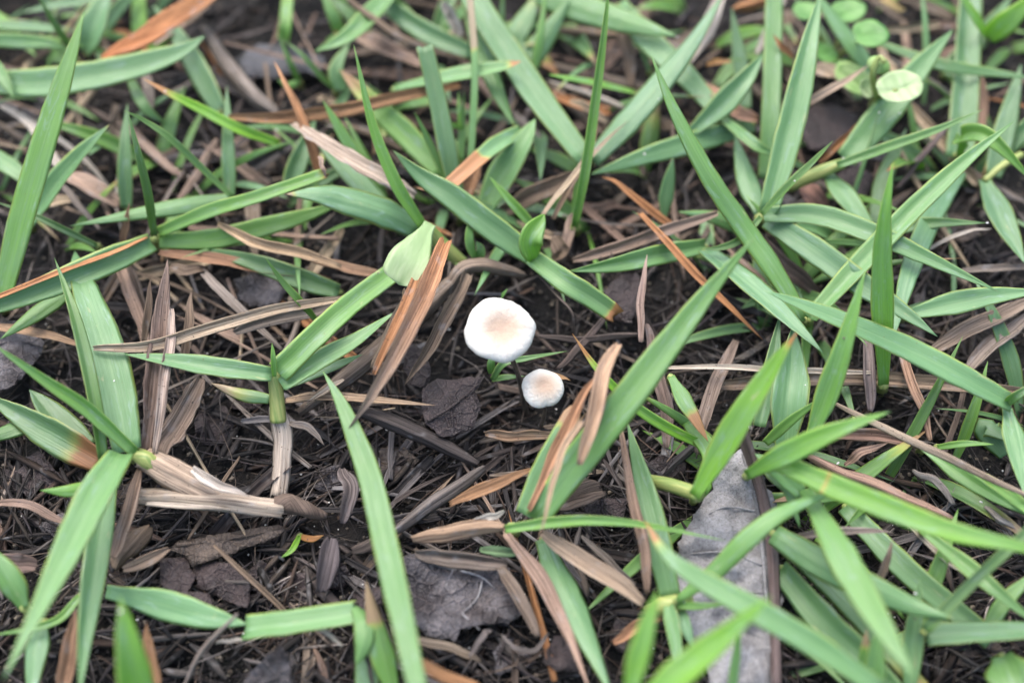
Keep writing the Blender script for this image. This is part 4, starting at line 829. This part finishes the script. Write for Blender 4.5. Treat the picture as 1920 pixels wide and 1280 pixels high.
flat_leaf('dead_leaf', 'large bleached grey leaf standing at the lower right under the stick', [(1392, 842), (1346, 860), (1336, 915), (1300, 965), (1272, 1015), (1262, 1110), (1285, 1195), (1322, 1240), (1335, 1310), (1445, 1310), (1462, 1190), (1466, 1080), (1450, 1010), (1458, 950), (1425, 880)], lambda x, y: 3.0 + max(0, (960 - y)) * .016, LEAF_PALE, seed=8, crumple=1.6, jag=9, veins=[[(1395, 850), (1420, 950), (1432, 1060), (1440, 1200), (1440, 1300)], [(1425, 960), (1360, 950), (1310, 975)], [(1432, 1060), (1360, 1035), (1275, 1040)], [(1436, 1110), (1360, 1110)]], vein_r=.22)
flat_leaf('dead_leaf', 'brown strip-like leaf lying flat on the soil in the lower left', [(318, 1030), (330, 1016), (420, 998), (520, 984), (545, 990), (520, 1005), (430, 1038), (360, 1062), (345, 1040)], 1.2, LEAF_BROWN, seed=12, crumple=.6, jag=4, veins=[[(330, 1022), (430, 1010), (530, 990)]])
flat_leaf('dead_leaf', 'curled pale purplish leaf at the bottom edge left of centre', [(440, 1300), (470, 1258), (500, 1228), (525, 1210), (542, 1225), (545, 1262), (548, 1310)], lambda x, y: 4 + (1260 - y) * .05, LEAF_GREY, seed=15, crumple=1.2, jag=6)
flat_leaf('dead_leaf', 'crumbling pale brown leaf at the left edge of the frame', [(-30, 598), (20, 600), (55, 612), (82, 640), (80, 665), (55, 690), (30, 722), (-30, 735)], 2.0, LEAF_GREY, seed=19, crumple=1.0, jag=8, veins=[[(-20, 650), (30, 640), (75, 650)]])
flat_leaf('dead_leaf', 'dark bluish-grey leaf lying on the soil near the top', [(440, 110), (475, 88), (520, 82), (580, 95), (612, 112), (600, 140), (560, 135), (510, 148), (460, 140)], 0.5, leaf_material('slate_leaf', (.05, .05, .055), (.12, .12, .135), (.02, .02, .02), (.1, .1, .11)), seed=23, crumple=.9, jag=6)
flat_leaf('dead_leaf', 'dark glossy leaf scrap below the dark strip-like leaf', [(362, 1062), (400, 1050), (450, 1060), (470, 1090), (465, 1140), (420, 1125), (370, 1100)], .4, LEAF_DARK, seed=27, crumple=1.0, jag=5)
flat_leaf('dead_leaf', 'reddish-brown leaf scrap under the kinked pale blade', [(300, 1050), (345, 1048), (368, 1080), (352, 1108), (395, 1112), (400, 1140), (350, 1125), (300, 1095)], .8, LEAF_DARK, seed=29, crumple=.8, jag=6)
flat_leaf('dead_leaf', 'crumpled purple-brown leaf right of the mushrooms', [(1130, 545), (1165, 515), (1190, 510), (1205, 540), (1195, 575), (1185, 605), (1150, 600)], 3, LEAF_DARK, seed=31, crumple=2.2, jag=7)
flat_leaf('dead_leaf', 'dark rotten leaf in the shade left of the smaller mushroom stem', [(765, 640), (790, 655), (808, 690), (800, 730), (770, 720), (755, 690)], 1.5, LEAF_DARK, seed=33, crumple=1.2, jag=5)
flat_leaf('dead_leaf', 'dark grey leaf crumbling in the litter at left middle', [(440, 520), (475, 512), (510, 520), (540, 545), (520, 570), (480, 575), (445, 560)], 1.0, LEAF_GREY, seed=37, crumple=1.4, jag=7)
flat_leaf('dead_leaf', 'brown torn leaf scrap at the bottom beside the bluish blade', [(1040, 1190), (1075, 1190), (1090, 1225), (1085, 1262), (1040, 1255), (1015, 1240)], 2.0, LEAF_DARK, seed=41, crumple=1.0, jag=6)
flat_leaf('dead_leaf', 'dark purplish leaf under the seedling at upper right', [(1510, 205), (1560, 195), (1610, 215), (1600, 250), (1560, 285), (1515, 280), (1500, 245)], .8, LEAF_DARK, seed=43, crumple=1.2, jag=6)
flat_leaf('dead_leaf', 'purplish broken leaf left of the yellowish stem at upper right', [(1560, 330), (1610, 310), (1640, 330), (1625, 365), (1590, 380), (1560, 370)], 1, LEAF_DARK, seed=47, crumple=1.0, jag=6)

# ------------------------------------------------------------------ loose litter
def frag(rnd, p, ang, L, W, c, h0, pitch, bend, attrs, V, F):
    """one splinter of straw as a closed four-sided sliver"""
    n = 4; b = len(V); d = Vector((math.cos(ang), math.sin(ang), 0)); s = Vector((-d.y, d.x, 0)); sd_ = rnd.uniform(0, 900)
    for i in range(n + 1):
        t = i / n - .5; q = p + d * (t * L) + s * (bend * L * (t * t - .1))
        q.z = h0 + t * L * pitch; w = W * (.35 + .65 * (1 - abs(2 * t) ** 3)) * .5
        for e, z in ((-1, -.1), (0, .45), (1, -.1), (0, -.4)):
            V.append(q + s * (w * e) + Vector((0, 0, z * w))); attrs[0].append((e * w / MM, t * L / MM, sd_)); attrs[1].append((*c, 1))
    for i in range(n):
        for k in range(4): F.append((b + i * 4 + k, b + i * 4 + (k + 1) % 4, b + (i + 1) * 4 + (k + 1) % 4, b + (i + 1) * 4 + k))
    F.append((b + 3, b + 2, b + 1, b)); F.append(tuple(b + n * 4 + k for k in range(4)))
PAL = [(.035, .030, .029), (.055, .045, .042), (.085, .072, .068), (.12, .105, .10), (.16, .125, .10), (.12, .08, .06), (.22, .195, .18), (.075, .062, .066)]
def litter():
    rnd = random.Random(5); V, F, A = [], [], ([], [])
    for i in range(700):                                                   # long hair-like fibres and rootlets
        p = P(rnd.uniform(-100, 2020), rnd.uniform(-100, 1400), -1); k = rnd.uniform(.6, 1.3); c = rnd.choice(PAL[2:])
        frag(rnd, p, rnd.uniform(0, 3.14), rnd.uniform(5, 14) * MM, rnd.uniform(.07, .16) * MM, tuple(x * k for x in c), ground_z(p.x, p.y) + rnd.uniform(.6, 2.6) * MM, rnd.gauss(0, .1), rnd.gauss(0, .5), A, V, F)
    for i in range(13000):
        px, py = rnd.uniform(-250, 2170), rnd.uniform(-260, 1500)
        p = P(px, py, -1)
        ang = 2.6 * n2(p.x / MM / 9, p.y / MM / 9, 5.5) + rnd.gauss(0, .45) + (1.2 if rnd.random() < .2 else 0)
        if n2(p.x / MM / 6, p.y / MM / 6, 8.8) < -.10 and rnd.random() < .85: continue      # bare patches of soil
        L = rnd.uniform(2.5, 10) * MM; W = rnd.choice((.1, .16, .22, .3, .45, .8)) * rnd.uniform(.8, 1.3) * MM
        c = rnd.choice(PAL); k = rnd.uniform(.2, .72) * (2.5 if rnd.random() < .10 else 1)
        frag(rnd, p, ang, L, W, tuple(x * k for x in c), ground_z(p.x, p.y) + rnd.uniform(.1, 1.9) * MM, rnd.gauss(0, .13), rnd.gauss(0, .09), A, V, F)
    o = make_obj('litter', V, F, STRAW, None, {'uvp': ('FLOAT_VECTOR', A[0]), 'col': ('FLOAT_COLOR', A[1])}, origin=Vector((0, 0, 0)))
    tag(o, 'fine dark shredded straw and fibres covering the soil', 'litter', kind='stuff')
litter()
LANDMARKS = [(938, 615, 'the larger mushroom'), (1018, 725, 'the smaller mushroom'), (845, 765, 'the dark purple-brown leaf'), (860, 1120, 'the grey half-rotted leaf'), (1350, 1060, 'the bleached grey leaf'),
    (440, 1015, 'the brown strip-like leaf'), (30, 660, 'the crumbling leaf at the left edge'), (525, 110, 'the bluish-grey leaf near the top'), (525, 850, 'the white papery stem'), (400, 930, 'the pale runner'),
    (295, 650, 'the triangular dead blade'), (400, 620, 'the long pale tan straw'), (740, 650, 'the long orange twisted blade'), (640, 720, 'the thick grey-brown stem'), (780, 815, 'the charcoal stick'),
    (820, 935, 'the grey weathered stick'), (720, 980, 'the long curved blade'), (860, 1000, 'the split tan runner'), (1030, 1080, 'the pinkish brown dead blade'), (1110, 1060, 'the tan folded dead blade'),
    (1090, 1180, 'the wide bottom blade'), (1200, 950, 'the bluish hanging blade'), (1160, 770, 'the large smooth leaning blade'), (1205, 560, 'the upright pinkish straw'), (1110, 560, 'the broken ribbed blade'),
    (1150, 420, 'the tall thin blade'), (1425, 408, 'the star-shaped shoot'), (1480, 490, 'the dark rotten straw'), (1400, 770, 'the yellow-green orange-tipped blade'), (1560, 710, 'the long brown straw'),
    (1655, 600, 'the bright vertical spear'), (1700, 830, 'the long tan-grey straw'), (1620, 910, 'the brown jointed runner'), (1780, 920, 'the forked root piece'), (1850, 640, 'the straw bundle at the right edge'),
    (1650, 160, 'the pale seedling'), (1580, 340, 'the yellowish stem'), (1220, 150, 'the wide slanting bluish blade'), (950, 320, 'the wide soft green leaf'), (830, 250, 'the dark green squared blade'),
    (640, 208, 'the rust horizontal straw'), (680, 315, 'the bleached papery strip'), (430, 270, 'the narrow upright blade'), (290, 445, 'the dark needle shoot'), (100, 250, 'the tall left blade'),
    (480, 550, 'the crumbling dark grey leaf'), (300, 1130, 'the kinked pale blade'), (490, 1260, 'the curled purplish leaf'), (90, 960, 'the big lower left blade'), (1700, 1030, 'the tan dry spike'), (1730, 470, 'the thin white straw')]
def near_label(px, py):
    lx, ly, lm = min(LANDMARKS, key=lambda a: (a[0] - px) ** 2 + (a[1] - py) ** 2)
    rel = ('right of' if px > lx else 'left of') if abs(px - lx) > abs(py - ly) else ('below' if py > ly else 'above')
    return f'{rel} {lm}', (px - lx) ** 2 + (py - ly) ** 2
def settle_labels(mine):
    """alike things near the same landmark are told apart by how near they lie"""
    words = {2: ('nearer', 'farther'), 3: ('nearest', 'middle', 'farthest'), 4: ('nearest', 'second nearest', 'third nearest', 'farthest')}
    for lb, os_ in mine.items():
        os_.sort(key=lambda a: a[0])
        if len(os_) in words:
            for (_, o), w in zip(os_, words[len(os_)]): o['label'] = f'{lb}, the {w} one'
def fragments():
    """larger loose pieces of broken blades, each an object"""
    rnd = random.Random(77); used = {}
    cols = [('charcoal', .04, .036, .037), ('dark brown', .075, .060, .055), ('grey', .15, .138, .138), ('brown', .145, .11, .09), ('tan', .27, .215, .165), ('ash grey', .24, .23, .235)]
    made = 0; mine = {}
    while made < 300:
        px, py = rnd.uniform(20, 1900), rnd.uniform(20, 1270)
        zz = rnd.random(); far = False
        if zz < .30: px, py = rnd.gauss(840, 180), rnd.gauss(860, 140)
        elif zz < .62: py = rnd.uniform(0, 420); far = True
        if not (0 < px < 1920 and 0 < py < 1280): continue
        if 640 < px < 930 and 680 < py < 830: continue                    # the dark leaf lies open here
        p = P(px, py, -.5); ang = 2.6 * n2(p.x / MM / 11, p.y / MM / 11, 5.5) + rnd.gauss(0, .7)
        L = rnd.uniform(4, 15) * MM; d = Vector((math.cos(ang), math.sin(ang), 0)); ci = rnd.choices(range(6), (3, 4, 4, 2.6, 1, 3.2))[0]; nm, *c = cols[ci]
        if far: L *= 1.5
        if far and rnd.random() < .45: nm, *c = ('pinkish', .30, .205, .155) if rnd.random() < .5 else cols[4]
        s = Vector((-d.y, d.x, 0)); bend = rnd.gauss(0, .04); pts = []
        lift = rnd.uniform(.5, 2.4); tilt = rnd.gauss(0, .10)
        for t in (-.5, -.17, .17, .5):
            q = p + d * (t * L) + s * (bend * L * (t * t * 2)); q.z = ground_z(p.x, p.y) + lift * MM + t * L * tilt; pts.append(q)
        w = rnd.choice((5, 7, 9, 12, 16, 24)) * rnd.uniform(.8, 1.2) * (1.25 if far else 1)
        o = straw(pts, w, tuple(c), name='straw_fragment', prof=rnd.choice(('even', 'cut', 'both', 'leaf')), fold=rnd.choice((.1, .2, .3, -.4, .5)), n=9, ragged=.10, wave=.05, cut=1.0, cutb=1.0, kk=.8)
        rel, dist = near_label(px, py)
        size = ('short ' if L < 8 * MM else 'long ') + ('thin ' if w < 13 else 'broad ')
        lb = f'{size}{nm} straw fragment {rel}'
        mine.setdefault(lb, []).append((dist, o))
        tag(o, lb, 'straw fragment', 'loose straw fragments in the litter')
        made += 1
    settle_labels(mine)
fragments()
def leaf_scraps():
    """rotten dark scraps of leaf matted into the soil"""
    rnd = random.Random(61); mine = {}
    for i, (px, py, rr) in enumerate([(400, 790, 60), (455, 740, 45), (620, 1080, 48), (560, 1110, 44), (690, 1120, 40), (740, 870, 44), (120, 990, 50), (60, 890, 55), (490, 1090, 46), (590, 560, 40), (250, 930, 46),
                                      (1130, 960, 52), (1180, 1190, 50), (960, 1230, 52), (620, 900, 42), (380, 320, 44), (480, 300, 46), (1250, 880, 44), (1600, 400, 46), (1790, 430, 50), (1840, 1230, 50), (1330, 560, 44)]):
        k = rnd.randrange(6, 9); a0 = rnd.uniform(0, 6.28)
        ol = [(px + math.cos(a0 + j * 6.283 / k) * rr * rnd.uniform(.6, 1.15), py + math.sin(a0 + j * 6.283 / k) * rr * rnd.uniform(.45, .9)) for j in range(k)]
        rel, dist = near_label(px, py); lb = f'dark rotten leaf scrap on the soil {rel}'
        p = P(px, py, -1); g = ground_z(p.x, p.y) / MM
        th = rnd.uniform(0, 3.14); vx, vy = math.cos(th) * rr * .6, math.sin(th) * rr * .45
        o = flat_leaf('leaf_scrap', lb, ol, g + 1.1, rnd.choice((LEAF_DARK, LEAF_DARK, LEAF_GREY, LEAF_BROWN)), seed=100 + i, crumple=1.5, jag=8, veins=[[(px - vx, py - vy), (px, py), (px + vx, py + vy)]])
        mine.setdefault(lb, []).append((dist, o))
    settle_labels(mine)
leaf_scraps()
def undergrowth():
    """shorter shoots and dry blades low between the big blades"""
    rnd = random.Random(404); mine = {}; n = 0
    while n < 95:
        px, py = rnd.uniform(-30, 1950), rnd.uniform(-60, 1300)
        if 560 < px < 1300 and py > 480: continue                          # the open hollow round the mushrooms
        if py > 480 and px < 640: continue
        if py > 430 and px > 1300 and rnd.random() < .45: continue
        root = P(px, py, -1); root.z = ground_z(root.x, root.y)
        sh = empty('grass_shoot', root); k = rnd.choice((1, 1, 2, 2, 3)); a0 = rnd.uniform(0, 6.28); tone = rnd.random()
        for j in range(k):
            a = a0 + j * rnd.uniform(1.2, 2.6); L = rnd.uniform(9, 21) * MM; el = rnd.uniform(.25, .95); d = Vector((math.cos(a), math.sin(a), 0)); q = root.copy(); pts = []
            for m in range(4):
                pts.append(q.copy()); e = el - m * .22; q = q + (d * math.cos(e) + Vector((0, 0, max(-.1, math.sin(e))))) * (L / 3)
            dd = rnd.random()
            blade(pts, rnd.choice((10, 14, 22, 30, 36)), sh, y=tone * .7, b=rnd.uniform(.75, 1.0), prof=rnd.choice(('leaf', 'lance')), n=12, dead=(rnd.uniform(.3, .8), 1.1) if dd < .3 else None, o=rnd.random(), face=.25)
        rel, dist = near_label(px, py)
        lb = ('single short' if k == 1 else 'small forked' if k == 2 else 'small three-bladed') + (' bluish' if tone < .33 else ' mid-green' if tone < .66 else ' yellow-green') + f' shoot low {rel}'
        tag(sh, lb, 'grass shoot', 'low shoots between the big blades'); mine.setdefault(lb, []).append((dist, sh)); n += 1
    settle_labels(mine); mine = {}; n = 0
    cols = [('tan', TAN), ('rusty', RUST), ('pinkish', PINK), ('brown', BROWN), ('bleached', PALE), ('grey', GREY)]
    while n < 110:
        px, py = rnd.uniform(-10, 1930), rnd.uniform(-20, 1290); z = rnd.random()
        if 800 < px < 1250 and 520 < py < 830: continue
        if z < .55: py = rnd.uniform(-20, 440)
        elif z < .75: px = rnd.uniform(230, 640); py = rnd.uniform(440, 860)
        a = rnd.uniform(0, 3.14) if rnd.random() < .4 else rnd.gauss(2.4, .5); L = rnd.uniform(9, 24) * MM
        p = P(px, py, 1); d = Vector((math.cos(a), math.sin(a), 0)); sd_ = Vector((-d.y, d.x, 0)); bend = rnd.gauss(0, .06); lift = rnd.uniform(1, 4.5); tilt = rnd.gauss(0, .14); pts = []
        for t in (-.5, -.17, .17, .5):
            q = p + d * (t * L) + sd_ * (bend * L * t * t * 2); q.z = ground_z(p.x, p.y) + lift * MM + t * L * tilt; pts.append(q)
        nm, c = cols[rnd.choices(range(6), (4, 1.2, 3, 4, 1, 3))[0]]; w = rnd.choice((5, 7, 9, 12, 16, 22))
        o = straw(pts, w, c, prof=rnd.choice(('leaf', 'both', 'even')), fold=rnd.choice((.3, .5, -.4)), n=12, wave=.03, ragged=.08, cut=1.0, cutb=1.0, kk=1.0)
        rel, dist = near_label(px, py)
        lb = ('thin ' if w < 13 else 'wide ') + f'{nm} dry blade ' + ('leaning' if abs(tilt) > .12 else 'lying') + f' {rel}'
        tag(o, lb, 'dead grass', 'dry blades strewn through the grass'); mine.setdefault(lb, []).append((dist, o)); n += 1
    settle_labels(mine)
undergrowth()
def grains():
    """soil crumbs and pale sand grains"""
    rnd = random.Random(9); V, F, C = [], [], []
    ico = [(0, 0, 1), (.9, 0, .3), (.28, .85, .3), (-.72, .53, .3), (-.72, -.53, .3), (.28, -.85, .3), (.5, .4, -.7), (-.4, .5, -.7), (-.3, -.6, -.7), (.5, -.35, -.75)]
    fc = [(0, 1, 2), (0, 2, 3), (0, 3, 4), (0, 4, 5), (0, 5, 1), (1, 6, 2), (2, 6, 7), (2, 7, 3), (3, 7, 8), (3, 8, 4), (4, 8, 5), (5, 8, 9), (5, 9, 1), (1, 9, 6), (6, 9, 8), (6, 8, 7)]
    for i in range(14000):
        px, py = rnd.uniform(-200, 2120), rnd.uniform(-200, 1450); p = P(px, py, -1)
        pale = rnd.random() < .05
        r = (rnd.uniform(.06, .17) if pale else rnd.uniform(.08, .38)) * MM; b = len(V)
        z = ground_z(p.x, p.y) + (rnd.uniform(.3, 1.3) * MM if pale else r * .6)
        c = (.62, .6, .56) if pale else rnd.choice([(.03, .025, .02), (.06, .048, .038), (.12, .095, .07), (.02, .018, .016), (.17, .14, .10)])
        R = Matrix.Rotation(rnd.uniform(0, 6.3), 3, Vector((rnd.random(), rnd.random(), rnd.random() + .1)).normalized()); sx = rnd.uniform(.7, 1.6)
        for v in ico: V.append(Vector((p.x, p.y, z)) + R @ Vector((v[0] * r * sx, v[1] * r, v[2] * r * .8))); C.append((*c, 1))
        F += [tuple(q + b for q in f) for f in fc]
    tops = [o for o in bpy.data.objects if o.name.startswith('blade') and o.type == 'MESH']
    for i in range(170):                                                   # grains lying on the blades
        o = rnd.choice(tops); me = o.data; v = rnd.choice(me.vertices); p = v.co + v.normal * .00005
        if v.normal.z < .3: continue
        p = p + o.parent.location; b = len(V); r = rnd.uniform(.05, .15) * MM; sx = rnd.uniform(.8, 2.0)
        R = Matrix.Rotation(rnd.uniform(0, 6.3), 3, 'Z'); c = (.7, .68, .64) if rnd.random() < .65 else (.1, .08, .06)
        for q in ico: V.append(p + R @ Vector((q[0] * r * sx, q[1] * r, q[2] * r * .7))); C.append((*c, 1))
        F += [tuple(q + b for q in f) for f in fc]
    tag(make_obj('soil_crumbs', V, F, SPECK, None, {'col': ('FLOAT_COLOR', C)}, origin=Vector((0, 0, 0)), smooth=False), 'loose soil crumbs and pale sand grains', 'soil', kind='stuff')
grains()
def lawn():
    """the lawn going on around the part the photograph shows"""
    rnd = random.Random(31); V, F, U, N, D = [], [], [], [], []
    made = 0
    while made < 1500:
        x, y = rnd.uniform(-190, 190), rnd.uniform(-120, 190)
        root = Vector((x * MM, y * MM, 0)); a = rnd.uniform(0, 6.3); L = rnd.uniform(22, 45) * MM
        d = Vector((math.cos(a), math.sin(a), 0)); pts = []
        el = rnd.uniform(.25, 1.1); q = root.copy(); q.z = ground_z(q.x, q.y)
        ok = True
        for k in range(5):
            pts.append(q.copy()); e = el - k * .18
            u, v = to_px(q)
            if -60 < u < 1980 and -60 < v < 1340 and (q - CAM).dot(FWD) > 0: ok = False
            if (q - CAM).length < .05: ok = False
            q = q + (d * math.cos(e) + Vector((0, 0, math.sin(e)))) * (L / 4)
        if not ok: made += .05; continue
        cl_ = spline(pts, 8); ws = [rnd.uniform(3, 4.4) * MM * PROF['leaf'](i / 8) for i in range(9)]
        v, f, at = strip(cl_, ws, 4, .12, rnd.uniform(-.4, .4), 0, .12, rnd.randrange(999), face=.2)
        b = len(V); V += v; F += [tuple(z + b for z in g) for g in f]; U += at['uvp'][1]; N += at['un'][1]; D += [0.0] * len(v); made += 1
    o = make_obj('grass', V, F, GRASS, None, {'uvp': ('FLOAT_VECTOR', U), 'un': ('FLOAT', N), 'dead': ('FLOAT', D)}, origin=Vector((0, 0, 0)))
    o.color = (.3, .95, .5, 1); tag(o, 'lawn grass continuing around the mushrooms', 'grass', kind='stuff')
lawn()
